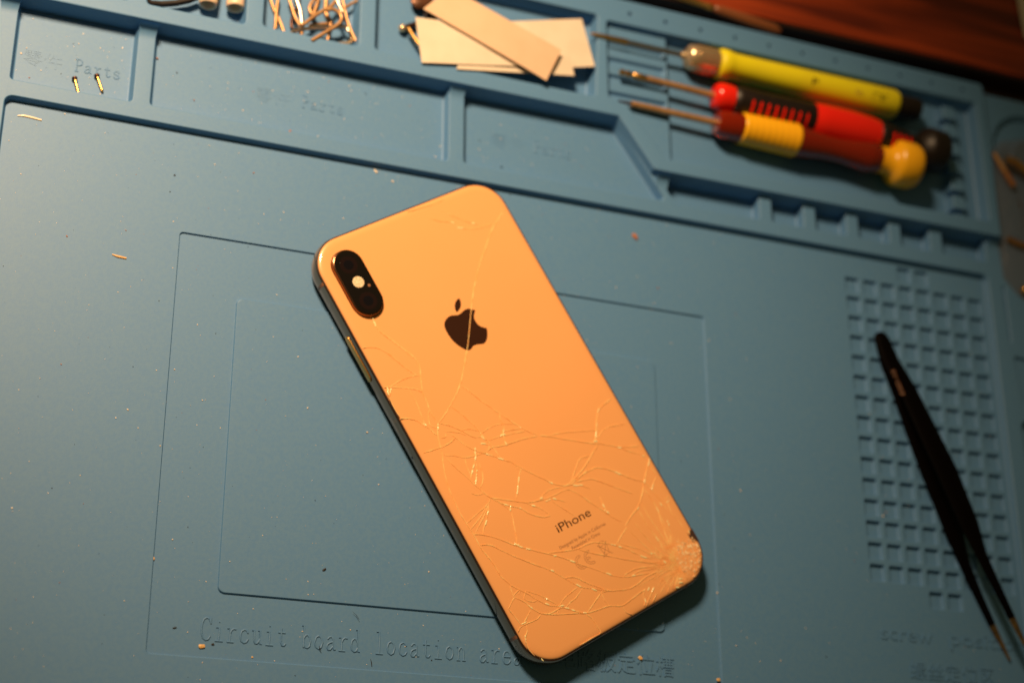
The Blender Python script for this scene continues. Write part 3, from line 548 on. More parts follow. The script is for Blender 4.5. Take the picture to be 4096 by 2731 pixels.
# ------------------------------------------------------------ smartphone, lying screen down
PH = thing('smartphone', 'gold smartphone lying face down with a badly cracked glass back', 'phone', (90.93, 39.47, 0.02), 0.548)
HW, HL = 38.7, 78.75
outl = rrect(-HW, HW, -HL, HL, 11.8, 14)
mb = MB()
prof = [(1.9, .05), (1.1, .35), (.45, 1.1), (.12, 2.2), (0, 3.4), (0, 4.4), (.12, 5.5), (.4, 6.4), (.75, 6.95), (1.15, 7.15)]
mb.loft([[(x, y, z) for x, y in inset(outl, i)] for i, z in prof])
mb.build('frame', M_FRAME, PH, 60)
mb = MB()
gk = [(.62, 6.9), (.66, 7.06), (1.2, 7.16)]
gm = MB(); gm.loft([[(x, y, z) for x, y in inset(outl, i)] for i, z in gk], False, False); gm.build('gasket', M_INK, PH, 0)
prof = [(1.0, 6.9), (1.05, 7.2), (1.3, 7.45), (1.8, 7.62), (2.6, 7.73), (3.6, 7.78)]
lo = [[(x, y, z) for x, y in inset(outl, i)] for i, z in prof]
mb.loft(lo, True, False); mb.flat([(p[0], p[1]) for p in lo[-1]], [], 7.78)
back = mb.build('back_glass', M_GOLD, PH, 60, wn=True)
def band(par, y=None, x=None, side=1, w=1.1):
    m_ = MB(); pr = [(1.1, .35), (.45, 1.1), (.12, 2.2), (0, 3.4), (0, 4.4), (.12, 5.5), (.4, 6.4), (.75, 6.95), (1.05, 7.1)]; a = []; 
    for s_ in (-w/2, w/2):
        if y is not None: a.append([(side*(HW - i + .03), y + s_, z) for i, z in pr])
        else: a.append([(x + s_, side*(HL - i + .03), z) for i, z in pr])
    inn = [[(p[0] - (side*.2 if y is not None else 0), p[1] - (side*.2 if y is None else 0), p[2]) for p in l] for l in a]
    loops = [a[0] + inn[0][::-1], a[1] + inn[1][::-1]]; m_.loft(loops); return m_.build('antenna_band', M_BAND, par, 50)
band(PH, y=64.9, side=-1); band(PH, y=-65.1, side=-1); band(PH, y=64.9); band(PH, y=-65.1); band(PH, x=-25.6); band(PH, x=25.6, side=-1)
def pill_side(name, y0, y1, z, hw, prot, mat_, par):
    m_ = MB(); r_ = hw; pts = []
    for k in range(9): a = math.pi * k / 8; pts.append((y1 - r_ + r_*math.sin(a), z + r_*math.cos(a)))
    for k in range(9): a = math.pi * k / 8; pts.append((y0 + r_ - r_*math.sin(a), z - r_*math.cos(a)))
    lo = [[(-HW + .3, p[0], p[1]) for p in pts], [(-HW - prot + .12, p[0], p[1]) for p in pts]]
    cy = (y0 + y1)/2
    lo.append([(-HW - prot, cy + (p[0] - cy)*.985, z + (p[1] - z)*.8) for p in pts])
    m_.loft(lo); return m_.build(name, mat_, par, 50)
pill_side('side_button', 29.2, 46.2, 4.0, 1.25, .45, M_GOLDM, PH)
st = pill_side('sim_tray', -1.2, 15.8, 3.9, 1.3, .05, M_FRAME, PH)
mb = MB(); mb.lathe([(-HW - .09, .5), (-HW + .1, .5)], 16, Matrix.Translation((0, .9, 3.9))); mb.build('eject_hole', M_INK, st)
# camera bump
CX, CY0, CY1, CRr = -27.9, 53.6, 67.1, 5.45
def pill(cx, ya_, yb_, r_, n=14):
    return [(cx + r_*math.cos(math.pi*k/n), yb_ + r_*math.sin(math.pi*k/n)) for k in range(n+1)] + [(cx - r_*math.cos(math.pi*k/n), ya_ - r_*math.sin(math.pi*k/n)) for k in range(n+1)]
pl = pill(CX, CY0, CY1, CRr)
mb = MB(); mb.loft([[(x, y, z) for x, y in inset(pl, i)] for i, z in ((-.35, 7.7), (-.12, 7.95), (0, 8.3), (.0, 8.95), (.15, 9.15), (.5, 9.2), (.62, 9.05))])
bump = mb.build('camera_bump', mat('bronze_rim', (.28, .13, .07), .2, 1.0), PH, 50)
mb = MB(); mb.loft([[(x, y, z) for x, y in inset(pl, i)] for i, z in ((.62, 8.9), (.65, 9.1), (.8, 9.14))]); mb.build('lens_cover', M_BLACKG, bump)
for y in (67.0, 53.3):
    mb = MB(); T = Matrix.Translation((CX, y, 0)) @ Matrix.Rotation(-math.pi/2, 4, 'Y')
    mb.lathe([(9.1, 3.1), (9.145, 3.1), (9.15, 2.9), (9.15, 2.5)], 28, T)
    le = mb.build('lens', mat('lens_ring', (.012, .006, .006), .12), bump)
    mb = MB(); mb.lathe([(9.14, 1.8), (9.16, 1.7), (9.19, 1.1), (9.205, .5), (9.21, .02)], 24, T); mb.build('lens_glass', M_LENS, le)
T = Matrix.Translation((-27.8, 60.4, 0)) @ Matrix.Rotation(-math.pi/2, 4, 'Y')
mb = MB(); mb.lathe([(9.1, 2.3), (9.17, 2.3), (9.17, 2.05)], 28, T); mb.build('flash_ring', M_BLACKG, bump)
mb = MB(); mb.lathe([(9.1, 2.0), (9.19, 2.0), (9.21, 1.8), (9.22, .02)], 28, T); mb.build('flash', M_FLASH, bump)
mb = MB(); T = Matrix.Translation((-24.9, 58.0, 0)) @ Matrix.Rotation(-math.pi/2, 4, 'Y')
mb.lathe([(9.1, .5), (9.17, .5), (9.17, .38)], 16, T); mb.build('microphone', M_INK2, bump)
ZG = 7.785
def smoothpoly(pts, n=4):
    out = []; L_ = len(pts)
    for i in range(L_):
        p0, p1, p2, p3 = (Vector(pts[(i+j-1) % L_]) for j in range(4))
        if (p2 - p1).length < .05: continue
        for k in range(n):
            t = k / n; q = .5*((2*p1) + (-p0+p2)*t + (2*p0-5*p1+4*p2-p3)*t*t + (-p0+3*p1-3*p2+p3)*t**3); out.append((q.x, q.y))
    return out
def flatpart(name, polys, mat_, par, z=ZG, h=.02):
    m_ = MB()
    for p in polys:
        a = sum(p[i][0]*p[(i+1) % len(p)][1] - p[(i+1) % len(p)][0]*p[i][1] for i in range(len(p)))
        if a < 0: p = p[::-1]
        m_.flat(p, [], z + h); m_.loft([[(x, y, z - .05) for x, y in p], [(x, y, z + h) for x, y in p]], True, False)
    return m_.build(name, mat_, par, 30)
def catmull_open(pts, n=3):
    pts = [Vector(p) for p in pts]; out = []
    for i in range(len(pts) - 1):
        p0 = pts[max(i-1, 0)]; p1 = pts[i]; p2 = pts[i+1]; p3 = pts[min(i+2, len(pts)-1)]
        for k in range(n):
            t = k/n; out.append(.5*((2*p1) + (-p0+p2)*t + (2*p0-5*p1+4*p2-p3)*t*t + (-p0+3*p1-3*p2+p3)*t**3))
    return out + [pts[-1]]
# the emblem: body with a bite, and a leaf
LOGO_S = [tuple(p) for p in catmull_open(LOGO[0:7], 4)[:-1] + catmull_open(LOGO[6:] + LOGO[:1], 4)[:-1]]
flatpart('emblem', [LOGO_S, smoothpoly(LEAF, 4)], M_INK, PH)
text_mesh('lettering', 'iPhone', M_INK, PH, -7.45, -42.7, ZG - .03, width=14.0, height=3.0, extrude=.05, res=5)
text_mesh('lettering', 'Designed by Apple in California', M_INK2, PH, -9.85, -47.7, ZG - .03, width=19.3, height=1.15, extrude=.045)
text_mesh('lettering', 'Assembled in China', M_INK2, PH, -6.2, -49.6, ZG - .03, width=12.0, height=1.15, extrude=.045)
def arcp(cx, cy, r_, a0, a1, n=18): return [(cx + r_*math.cos(R(a0 + (a1-a0)*k/n)), cy + r_*math.sin(R(a0 + (a1-a0)*k/n))) for k in range(n+1)]
mb = MB()
def line(pts, r_=.07):
    mb.tube([(p[0], p[1], ZG) for p in pts], r_, 6, flat=.5)
for cx, e_ in ((-5.3, 0), (-1.5, 1)):
    o_ = arcp(cx, -54.5, 2.3, 75, 285); i_ = arcp(cx, -54.5, 1.65, 285, 75); line(o_ + i_ + [o_[0]])
    if e_: line([(cx - 1.6, -54.2), (cx - .1, -54.2), (cx - .1, -54.8), (cx - 1.6, -54.8)])
bx, by = 4.6, -54.6
line([(bx - 1.5, by + 1.5), (bx - .9, by - 1.6), (bx + .9, by - 1.6), (bx + 1.5, by + 1.5), (bx - 1.5, by + 1.5)])
line([(bx - 1.9, by + 2.3), (bx + 1.9, by - 2.3)]); line([(bx + 1.9, by + 2.3), (bx - 1.9, by - 2.3)]); line(arcp(bx, by + 1.6, 1.4, 10, 170, 8)); line(arcp(bx - .8, by - 1.9, .35, 0, 360, 10))
mb.build('certification_marks', M_INK2, PH)

# cracks: raised splintered edges that follow the break lines
mb = MB()
def crack(pts, r0=.13):
    pts = catmull_open(pts, 3); P3 = []; tp = []
    for i, p in enumerate(pts):
        P3.append((p.x + random.uniform(-.05, .05), p.y + random.uniform(-.05, .05), ZG + .0)); tp.append(random.uniform(.75, 1.15))
    tp[0] = tp[-1] = .4
    mb.tube(P3, r0, 6, tp, flat=1.1)
for i, c_ in enumerate(CRACKS):
    crack(c_, .16 if len(c_) > 5 else .13)
IMP = Vector((27.3, -70.6))
def in_phone(p, mgn=1.6): return abs(p.x) < HW - mgn and abs(p.y) < HL - mgn and not (p.x > HW - 11.8 and p.y < -HL + 11.8 and (p - Vector((HW - 11.8, -HL + 11.8))).length > 11.8 - mgn)
for k in range(80):
    a = R(random.uniform(60, 262)); l = random.uniform(4, 15) * (1.25 if random.random() < .3 else .8); s0 = random.uniform(1.2, 3.5)
    pts = []
    for j in range(6):
        q = IMP + Vector((math.cos(a), math.sin(a))) * (s0 + (l - s0) * j / 5); a += random.uniform(-.05, .05)
        if not in_phone(q): break
        pts.append((q.x, q.y))
    if len(pts) > 2: crack(pts, .085)
for k in range(22):
    rr_ = random.uniform(3, 11); a0 = random.uniform(80, 230); pts = [IMP + Vector((math.cos(R(a0 + j*5)), math.sin(R(a0 + j*5)))) * (rr_ + random.uniform(-.3, .3)) for j in range(5)]
    if all(in_phone(Vector(p)) for p in pts): crack([(p.x, p.y) for p in pts], .075)
props(mb.build('crack_lines', M_CRACK, PH, 0), kind='stuff')
# crushed corner of glass splinters, then painted glints along the cracks
mb = MB()
def splinter(x, y, r_, tilt=.5, z=ZG):
    n = random.randint(3, 5); a0 = random.uniform(0, 6.3); ti = random.uniform(0, 6.28); tt = random.uniform(0, tilt)
    top = []; bot = []
    for k in range(n):
        a = a0 + 2*math.pi*k/n + random.uniform(-.4, .4); q = r_*random.uniform(.5, 1.2); dx, dy = q*math.cos(a), q*math.sin(a)
        top.append((x + dx, y + dy, z + .03 + max(0, (dx*math.cos(ti) + dy*math.sin(ti)) * tt + r_*tt*.5))); bot.append((x + dx, y + dy, z - .1))
    mb.loft([bot, top])
for k in range(420):
    q = Vector((random.uniform(24, 38), random.uniform(-78, -60)))
    d = (q - Vector((31.5, -71.5))); d.y *= .75
    if d.length > 6.8 * random.uniform(.6, 1.0) or not in_phone(q, 1.8): continue
    splinter(q.x, q.y, random.uniform(.2, .6), .45)
mb.build('crushed_corner', noisy(mat('crushed_glass', (1, .80, .48), .2, 0), (.85, .42, .16), 600, 4), PH, 0)
mb = MB()
for x, y in GLINTS:  # pale flecks as painted highlights where the cracks catch the light
    if not in_phone(Vector((x, y)), 1.2): continue
    best = None
    for c_ in CRACKS:
        for p_, q_ in zip(c_[:-1], c_[1:]):
            m2 = ((p_[0]+q_[0])/2 - x)**2 + ((p_[1]+q_[1])/2 - y)**2
            if best is None or m2 < best[0]: best = (m2, math.atan2(q_[1]-p_[1], q_[0]-p_[0]))
    an = best[1]; tot = random.uniform(.3, 1.3); nb = random.randint(2, 4)
    for j in range(nb):
        d_ = tot * (j / (nb - 1) - .5)
        mb.blob((x + d_*math.cos(an) + random.uniform(-.04, .04), y + d_*math.sin(an) + random.uniform(-.04, .04), ZG + .06), random.uniform(.16, .28), sx=random.uniform(1.4, 2.8), sz=.6, seg=7, rings=5, jit=.15, rz=an)
props(mb.build('crack_glints', M_GLINT, PH, 0), kind='stuff')
flatpart('chipped_edge', [[(33.2, -62.6), (34.5, -63.9), (35.2, -63.0), (35.9, -64.2), (36.6, -62.8), (37.9, -62.6), (37.9, -67.4), (36.6, -66.5), (35.8, -67.0), (35.0, -65.3), (33.9, -65.6)]], mat('bare_edge', (.05, .022, .015), .6), PH, z=7.55, h=.22)

# ------------------------------------------------------------ screwdrivers in the tool tray
def seg_r(M, prof, name, mat_, par, seg=28, smooth=50):
    m_ = MB(); m_.lathe(prof, seg, M); return m_.build(name, mat_, par, smooth)
def rel(root, v): return Vector(v) - root.location / MM
def driver(name, label, tip, end):
    """thing at the tip; returns root and matrix whose X runs from tip to end"""
    t = thing(name, label, 'screwdriver', (tip.x, tip.y, 0), 0, 'screwdrivers in the tool tray')
    M = axisM(rel(t, tip), rel(t, end)); return t, M, (end - tip).length
# lime one
tip = cD(135, 290, 6.4); end = cE(1345, 1045, 6.2)
t, M, L = driver('screwdriver', 'lime yellow screwdriver with steel chuck and black end cap, farthest back in tray', tip, end)
def along(px): # distance along the axis for a photo point
    v = px - tip; return v.dot((end - tip).normalized())
k0 = along(cD(445, 360, 6.4)); k1 = along(cD(955, 515, 6.4)); k2 = along(cD(1215, 570, 6.4)); k3 = along(cE(1125, 985, 6.2))
seg_r(M, [(0, .25), (1.2, .7), (k0*.5, 1.0), (k0 - .5, 1.15), (k0, 1.1)], 'bit', M_GOLDM, t)
seg_r(M, [(k0, 1.0), (k1 + 1, 1.0)], 'shaft', M_STEEL, t)
ch = seg_r(M, [(k1 - 2.5, 1.2), (k1 - .5, 2.0), (k1, 3.6), (k1 + .8, 4.7), (k1 + 3, 5.0), (k2 - .4, 5.0), (k2, 4.7)], 'chuck', M_CHROME, t)
m_ = MB()
for i in range(18):
    a = 2*math.pi*i/18; c_, s_ = math.cos(a), math.sin(a)
    m_.tube([M @ Vector((k1 + 3.4, 5.0*c_, 5.0*s_)), M @ Vector((k2 - 1, 5.0*c_, 5.0*s_))], .35, 6)
m_.build('knurling', M_CHROME, ch)
hn = seg_r(M, [(k2, 4.6), (k2 + .3, 5.5), (k2 + 1.2, 6.0), (k2 + 3.5, 6.0), (k2 + 4.8, 5.7), (k2 + 7, 5.3), (k2 + 20, 5.4), (k3 - 16, 5.9), (k3 - 2, 6.0), (k3 - .4, 5.6), (k3, 5.0)], 'handle', M_YEL, t)
seg_r(M, [(k3 - .5, 4.4), (k3 + .6, 4.6), (L - 1.2, 4.8), (L - .2, 4.3), (L, 3.2)], 'end_cap', M_BLK, t)
# printing on the lime handle
def curved_text(name, body, M, x0, x1, rad, h, ang, mat_, par):
    cu = bpy.data.curves.new(name, 'FONT'); cu.body = body; cu.size = 1; to = bpy.data.objects.new(name, cu); COL.objects.link(to)
    bpy.context.view_layer.update(); me = bpy.data.meshes.new_from_object(to.evaluated_get(bpy.context.evaluated_depsgraph_get()))
    bpy.data.objects.remove(to); xs = [v.co.x for v in me.vertices]; a, b_ = min(xs), max(xs); s_ = (x1 - x0)/(b_ - a)
    for v in me.vertices:
        th = ang + (v.co.y - .35) * (h/.72) / rad
        p = Vector((x0 + (v.co.x - a)*s_, -(rad + .05)*math.sin(-th), (rad + .05)*math.cos(-th))); v.co = (M @ p) * MM
    me.materials.append(mat_); o = bpy.data.objects.new(name, me); COL.objects.link(o); o.parent = par; return o
q = [along(cE(x, y, 11)) for x, y in ((350, 820), (690, 890), (760, 905), (820, 915), (910, 930), (1070, 960))]
curved_text('lettering', 'P', M, q[0], q[0] + 2.5, 5.75, 2.8, -.3, M_INK, hn)
curved_text('lettering', 'No.', M, q[2], q[3] + .4, 5.85, 2.4, -.3, M_INK2, hn)
curved_text('lettering', '7787', M, q[4], q[5], 5.95, 2.8, -.3, M_INK, hn)
# red and black one
tip = cD(382, 615, 6.0); end = cE(1590, 1455, 8.2)
t, M, L = driver('screwdriver', 'red and black screwdriver with ribbed grips, between the lime and the amber ones', tip, end)
c0 = along(cD(1180, 790, 6.4)); c1 = along(cD(1335, 830, 6.6)); g1 = along(cD(1990, 960, 7)); r1 = along(cE(935, 1190, 7)); kb = along(cE(1330, 1330, 8))
seg_r(M, [(0, .7), (.2, 1.1), (1.6, 1.2), (1.9, .8), (2.6, .8), (2.9, 1.2), (4.2, 1.2), (4.6, .85), (5.3, .85), (5.6, 1.2), (9.5, 1.25), (11.5, 1.0)], 'bit', M_GOLDM, t)
seg_r(M, [(11, 1.15), (c0 + 1, 1.35)], 'shaft', M_WIRE, t)
seg_r(M, [(c0, 1.6), (c0 + .1, 3.9), (c0 + .8, 4.9), (c0 + 2.4, 5.5), (c0 + 5, 5.6), (c1, 5.3)], 'collar', M_RED, t)
gr = seg_r(M, [(c1 - .6, 4.6), (c1, 5.6), (c1 + 2.5, 6.2), (c1 + 12, 6.1), (g1 - 8, 6.5), (g1, 6.9), (g1 + 2, 6.4)], 'front_grip', M_BLK, t)
seg_r(M, [(g1 - .5, 6.2), (g1 + 1.2, 7.0), (g1 + 6, 7.4), ((g1 + r1)/2 + 2, 7.6), (r1 - 4, 7.2), (r1 + 1, 6.3)], 'middle_grip', M_RED, t)
rg = seg_r(M, [(r1 - 1, 6.0), (r1, 6.9), (r1 + 3, 6.6), (r1 + 9, 5.6), (kb - 4, 4.8), (kb, 4.7)], 'rear_grip', M_BLK, t)
seg_r(M, [(kb - .5, 4.6), (kb + 1, 6.2), (kb + 2.8, 8.4), (kb + 4.8, 9.0), (L - 1.8, 8.6), (L - .3, 7.0), (L, 3.5)], 'turning_knob', M_BLK, t)
def ribs(par, x0, x1, n, r0, r1, M, mat_, w=.7, a0=-.2, a1=1.1, h=.12):
    for i in range(n):
        x = x0 + (x1 - x0) * (i + .5) / n; rr = r0 + (r1 - r0) * (i + .5) / n + h; m_ = MB(); lo = []
        for k in range(9):
            a = a0 + (a1 - a0) * k / 8; ww = w * (1 if 0 < k < 8 else .3)
            y, z = -math.sin(a), math.cos(a)
            # keep on the camera-facing side of the handle
            lo.append([M @ Vector((x - ww, y*(rr - .5), z*(rr - .5))), M @ Vector((x - ww, y*rr, z*rr)), M @ Vector((x + ww, y*rr, z*rr)), M @ Vector((x + ww, y*(rr - .5), z*(rr - .5)))])
        m_.loft(lo); m_.build('rib', mat_, par, 50)
ribs(gr, c1 + 5, g1 - 2, 8, 6.15, 6.7, M, M_RED, .5, .25, 1.15)
ribs(rg, r1 + 3.5, kb - 4.5, 4, 6.4, 5.0, M, M_RED, .5, .0, 1.0, .18)
# amber one
tip = cD(370, 865, 5.2); end = cF(1362, 175, 9.2)
t, M, L = driver('screwdriver', 'clear amber red screwdriver with yellow ribbed grip and yellow knob, nearest the phone', tip, end)
c0 = along(cD(1190, 1080, 5.8)); c1 = along(cD(1400, 1120, 6)); g1 = along(cD(1875, 1235, 6.5)); nk = along(cF(985, 135, 9)); kb = along(cF(1075, 150, 9))
sx = along(cD(480, 890, 5.2))
seg_r(M, [(0, .35), (sx, .65), (sx + 1.2, 1.25)], 'bit', M_DARKM, t)
seg_r(M, [(sx, 1.2), (c0 + 12, 1.35)], 'shaft', M_WIRE, t)
seg_r(M, [(c0, 1.4), (c0 + .3, 4.2), (c0 + 2.5, 5.4), (c1, 5.6), (g1, 6.2), (g1 + 1.5, 6.2), (g1 + 12, 5.0), (g1 + 18, 4.9), (g1 + 30, 6.0), (nk - 6, 6.2), (nk - 1, 5.6), (nk, 5.0)], 'handle', M_AMB, t)
seg_r(M, [(c0 + .8, 2.6), (c0 + 6, 2.9), (nk - 3, 2.6)], 'inner_core', M_RED, t)
pr = [(c1, 5.65)]; n = 9
for i in range(n):
    x = c1 + (g1 - c1) * i / n; w_ = (g1 - c1)/n
    pr += [(x + w_*.15, 6.0 + .5*i/n), (x + w_*.5, 6.25 + .5*i/n), (x + w_*.85, 6.0 + .5*(i+1)/n)]
pr.append((g1, 6.3)); seg_r(M, pr, 'grip_sleeve', M_ORG, t)
seg_r(M, [(nk - .4, 4.2), (nk, 5.4), (nk + 1.5, 5.3), (kb, 5.6), (kb + 1.4, 7.2), (kb + 2.3, 8.7), (kb + 3.6, 9.2), (L - 4.5, 9.2), (L - 2.2, 8.2), (L - .6, 5.5), (L, 2)], 'turning_knob', M_ORG, t)

# ------------------------------------------------------------ tweezers
tw = thing('tweezers', 'black coated tweezers with bare metal points, lying open on the screw grid', 'tweezers', (*cG(1020, 350, 1.5).xy, 0))
def arm(par, low):
    zs = (0.3, 0.35, 0.4, 0.45, 0.5, 0.5, 0.45, 0.4, .35, .3) if low else (1.6, 2.8, 4.8, 7.0, 8.8, 10.0, 11.0, 11.6, 11.8, 11.6)
    Pl = [cG(945, 400, .5), cG(1000, 620, .5), cG(1115, 910, .5), cG(1250, 1300, .6), cH(1000, 200, .7), cH(1145, 560, .7), cH(1240, 770, .7), cH(1345, 990, .6), cH(1440, 1185, .5), cH(1575, 1420, .4)]
    wd = (5.6, 6.6, 7.6, 8.6, 9.2, 8.0, 4.6, 3.5, 2.8, .8)
    ax = (Pl[-1] - Pl[0]); ax.z = 0; ax.normalize(); nr = Vector((-ax.y, ax.x, 0))  # nr points to the right-hand side (+x)
    if nr.x < 0: nr = -nr
    return [(Pl[i], nr, wd[i], zs[i]) for i in range(10)], ax
for low in (True, False):
    A, ax = arm(tw, low)
    base = tw.location / MM
    def ring_(e, th=.9):
        p, nr, w, z = e; a = Vector((p.x, p.y, z)) - base; b_ = a + nr * w
        up = Vector((0, 0, 1)); return [a + up*.15, a + nr*.2 , b_ - nr*.2, b_ + up*.15, b_ + up*(th-.15), b_ - nr*.2 + up*th, a + nr*.2 + up*th, a + up*(th-.15)]
    back = A[0]; e0 = (back[0] - ax*3.2 + back[1]*1.6, back[1], back[2] - 3.4, back[3] - (.4 if not low else 0)); e1 = (back[0] - ax*2.2 + back[1]*.6, back[1], back[2]-1.2, back[3]- (.25 if not low else 0))
    m_ = MB(); m_.loft([ring_(e0), ring_(e1)] + [ring_(e) for e in A[:9]]); ar = m_.build('arm', M_COAT, tw, 40)
    m_ = MB(); e9 = A[9]; mid = tuple()
    m_.loft([ring_(A[8], .85), ring_(e9, .6)]); pt = m_.build('point', noisy(mat('bare_steel_point', (.62, .36, .16), .3, 1.0), (.3, .2, .15), 500, 3), ar, 40)
    if not low:
        # small code printed on the raised arm
        p0 = A[2][0] + A[2][1]*3.0; dirv = (A[1][0] - A[3][0]); dirv.z = 0; rot = math.atan2(dirv.y, dirv.x)
        o = text_mesh('lettering', 'ESD-15', M_WHITE, ar, 0, 0, 0, width=10.5, height=1.7, extrude=.04)
        pa = cG(1195, 900, 6.3); pb = cG(1078, 610, 4.0); d = pb - pa; 
        xx = d.normalized(); yy = Vector((0, 0, 1)).cross(xx).normalized(); zz = xx.cross(yy)
        Mx = Matrix((xx, yy, zz)).transposed().to_4x4(); Mx.translation = (pa - base + zz*.55 - yy*1.0) * MM
        o.data.transform(Mx)

# ------------------------------------------------------------ films and paper strips in the upper tray
def sheet(name, label, cat, corners, mat_, th=.16, curl=0.0, n=10, wob=.15, group=None):
    c = sum(corners, Vector()) / 4
    t_ = thing(name, label, cat, (c.x, c.y, 0), 0, group); m_ = MB(); ph = random.uniform(0, 6)
    def P_(u, v):
        p = (corners[0]*(1-u) + corners[1]*u)*(1-v) + (corners[3]*(1-u) + corners[2]*u)*v - Vector((c.x, c.y, 0))
        p.z += curl*(4*(u-.5)**2) + wob*math.sin(u*7 + ph)*math.cos(v*4 + ph); return p
    g = [[P_(i/n, j/4) for j in range(5)] for i in range(n+1)]
    top = [p for r_ in g for p in r_]; bot = [p - Vector((0, 0, th)) for p in top]; fs = []
    K = len(top); W_ = 5
    for i in range(n):
        for j in range(4):
            a = i*W_ + j; fs.append((a, a+W_, a+W_+1, a+1)); fs.append((K+a, K+a+1, K+a+W_+1, K+a+W_))
    for i in range(n):
        for a, b_ in (((i+1)*W_, i*W_), (i*W_+4, (i+1)*W_+4)): fs.append((a, b_, K+b_, K+a))
    for j in range(4):
        for a, b_ in ((j, j+1), (n*W_+j+1, n*W_+j)): fs.append((a, b_, K+b_, K+a))
    m_.add(top + bot, fs); m_.build('film', mat_, t_, 60); return t_
sheet('film_sheet', 'cream white film sheet with notched right end, under the peach strip and behind the others', 'sheet', [cZ(900, 800, 6.3), cZ(2240, 745, 6.6), cZ(2090, 215, 5.6), cZ(1000, 250, 5.8)], M_PAPER, group='white film sheets')
sheet('film_sheet', 'lowest narrow white film sheet showing just below the peach strip', 'sheet', [cZ(690, 775, 6.7), cZ(2010, 850, 6.7), cZ(1960, 620, 6.9), cZ(760, 560, 6.8)], M_PAPER, wob=.05, group='white film sheets')
sheet('film_sheet', 'wrinkled white film sheet at the left, resting on the small metal rods', 'sheet', [cZ(300, 705, 7.0), cZ(1480, 745, 7.6), cZ(1250, 330, 7.4), cZ(230, 195, 6.8)], M_PAPER, wob=.22, group='white film sheets')
sheet('film_strip', 'long peach coloured film strip lying diagonally on top of the white sheets', 'strip', [cZ(320, 95, 8.0), cZ(1700, 900, 9.4), cZ(1868, 560, 9.6), cZ(620, -140, 8.2)], M_PEACH, .3, wob=.2, curl=-.4)
def rod(name, label, cat, pts, r_, mat_, head=None, group=None, taper=None, seg=10, flat=1.0):
    base = Vector((pts[0][0], pts[0][1], 0)); t_ = thing(name, label, cat, base, 0, group)
    m_ = MB(); m_.tube([Vector(p) - base for p in pts], r_, seg, taper, flat); m_.build('wire' if name in ('wire_clip',) else 'shank', mat_, t_, 60)
    if head: m_ = MB(); m_.blob(Vector(pts[0]) - base, head[0], seg=14, rings=9); m_.build('head', head[1], t_, 60)
    return t_
rod('ball_pin', 'dark pin with a shiny ball head poking out left of the white sheets', 'pin', [cZ(85, 320, 2.2), cZ(150, 300, 2.2), cZ(330, 240, 2.4)], 1.0, M_DARKM, (1.5, M_CHROME))
rod('brass_rod', 'pale brass rod sticking out under the left edge of the white sheet', 'rod', [cZ(150, 320, 3.6), cZ(200, 400, 3.6), cZ(275, 510, 3.8)], .75, M_GOLDM)
rod('flat_bit', 'brown flat metal bit with rounded end, half under the peach strip', 'bit', [cZ(185, 35, 3), cZ(215, 30, 3), cZ(300, 20, 3.2), cZ(420, 10, 3.4)], 3.0, noisy(mat('brown_metal', (.12, .045, .02), .4, .5), (.07, .03, .015), 300, 3), taper=[.4, 1, 1, 1], flat=.3)
rod('metal_spring', 'small dark metal fitting between the peach strip and the white sheet', 'fitting', [cZ(335, 170, 3.6), cZ(400, 165, 3.6), cZ(480, 200, 3.8)], 1.6, M_DARKM)

# ------------------------------------------------------------ bent wire clips (tray openers) in the second tray
def wire(label, pts, r_=.62, m=M_WIRE, z=1.2):
    P3 = []
    q = catmull_open([(p[0], p[1]) for p in pts], 4); zz = catmull_open([(i, (p[2] if len(p) > 2 else z)) for i, p in enumerate(pts)], 4)
    for a, b_ in zip(q, zz): P3.append(cS(a.x, a.y, b_.y))
    rod('wire_clip', label, 'wire clip', P3, r_, m, group='bent wire clips in the tray')
wire('straight copper toned wire clip, lower one of the leftmost crossing pair', [(210, -60), (300, 220), (390, 380), (470, 580), (530, 760)])
wire('nearly upright wire clip with hooked lower end, crossing over the leftmost one', [(385, -60), (375, 60), (350, 260), (338, 450), (325, 600), (285, 680), (240, 705)], z=2.4)
wire('wire clip running down to a tight hook at the front rim', [(610, -60), (690, 200), (760, 400), (840, 530), (900, 640), (890, 740), (830, 800)], z=3.4)
wire('broad pale wire clip beside the tight hook, left middle of the wires', [(760, -60), (800, 60), (850, 220), (880, 400), (895, 520)], .8, M_STEEL, 2.4)
wire('dark wire clip curving behind the broad pale one', [(840, -60), (810, 120), (750, 240), (690, 380), (668, 520), (690, 610), (760, 650)], .55, M_DARKM, 1.2)
wire('bent wire clip with a rounded shoulder near the back of the wires', [(1200, -40), (1110, 60), (1060, 160), (1075, 260), (1130, 330), (1190, 300)], .65, M_WIRE, 2.6)
wire('thin dark wire clip standing just right of the rounded shoulder one', [(1260, -60), (1200, 150), (1130, 340)], .65, M_WIRE, 1.4)
wire('thick orange wire clip at the centre back of the pile', [(1410, -60), (1410, 80), (1400, 240), (1440, 360), (1500, 470), (1510, 560)], .85, M_WIRE, 1.4)
wire('long wire clip crossing the pile diagonally and ending in a large loop', [(1700, -80), (1620, 30), (1500, 160), (1340, 240), (1150, 360), (1000, 480), (870, 560)], .68, M_WIRE, 5.2)
wire('large open wire loop on top of the pile, straight tail at the rim', [(1420, 240), (1520, 200), (1640, 240), (1720, 320), (1740, 420), (1680, 520), (1550, 610), (1350, 730), (1100, 880)], .68, M_WIRE, 6.0)
wire('pale wire clip lying level across the front with a curled left end', [(610, 780), (680, 700), (790, 650), (1000, 620), (1300, 600), (1600, 600), (1750, 570), (1850, 590), (1890, 680)], .66, M_STEEL, 4.2)
wire('bright bent clip forming the square corner at the front right', [(1500, 955), (1700, 945), (1890, 930), (1970, 860), (1940, 760)], .7, M_CHROME, 1.4)
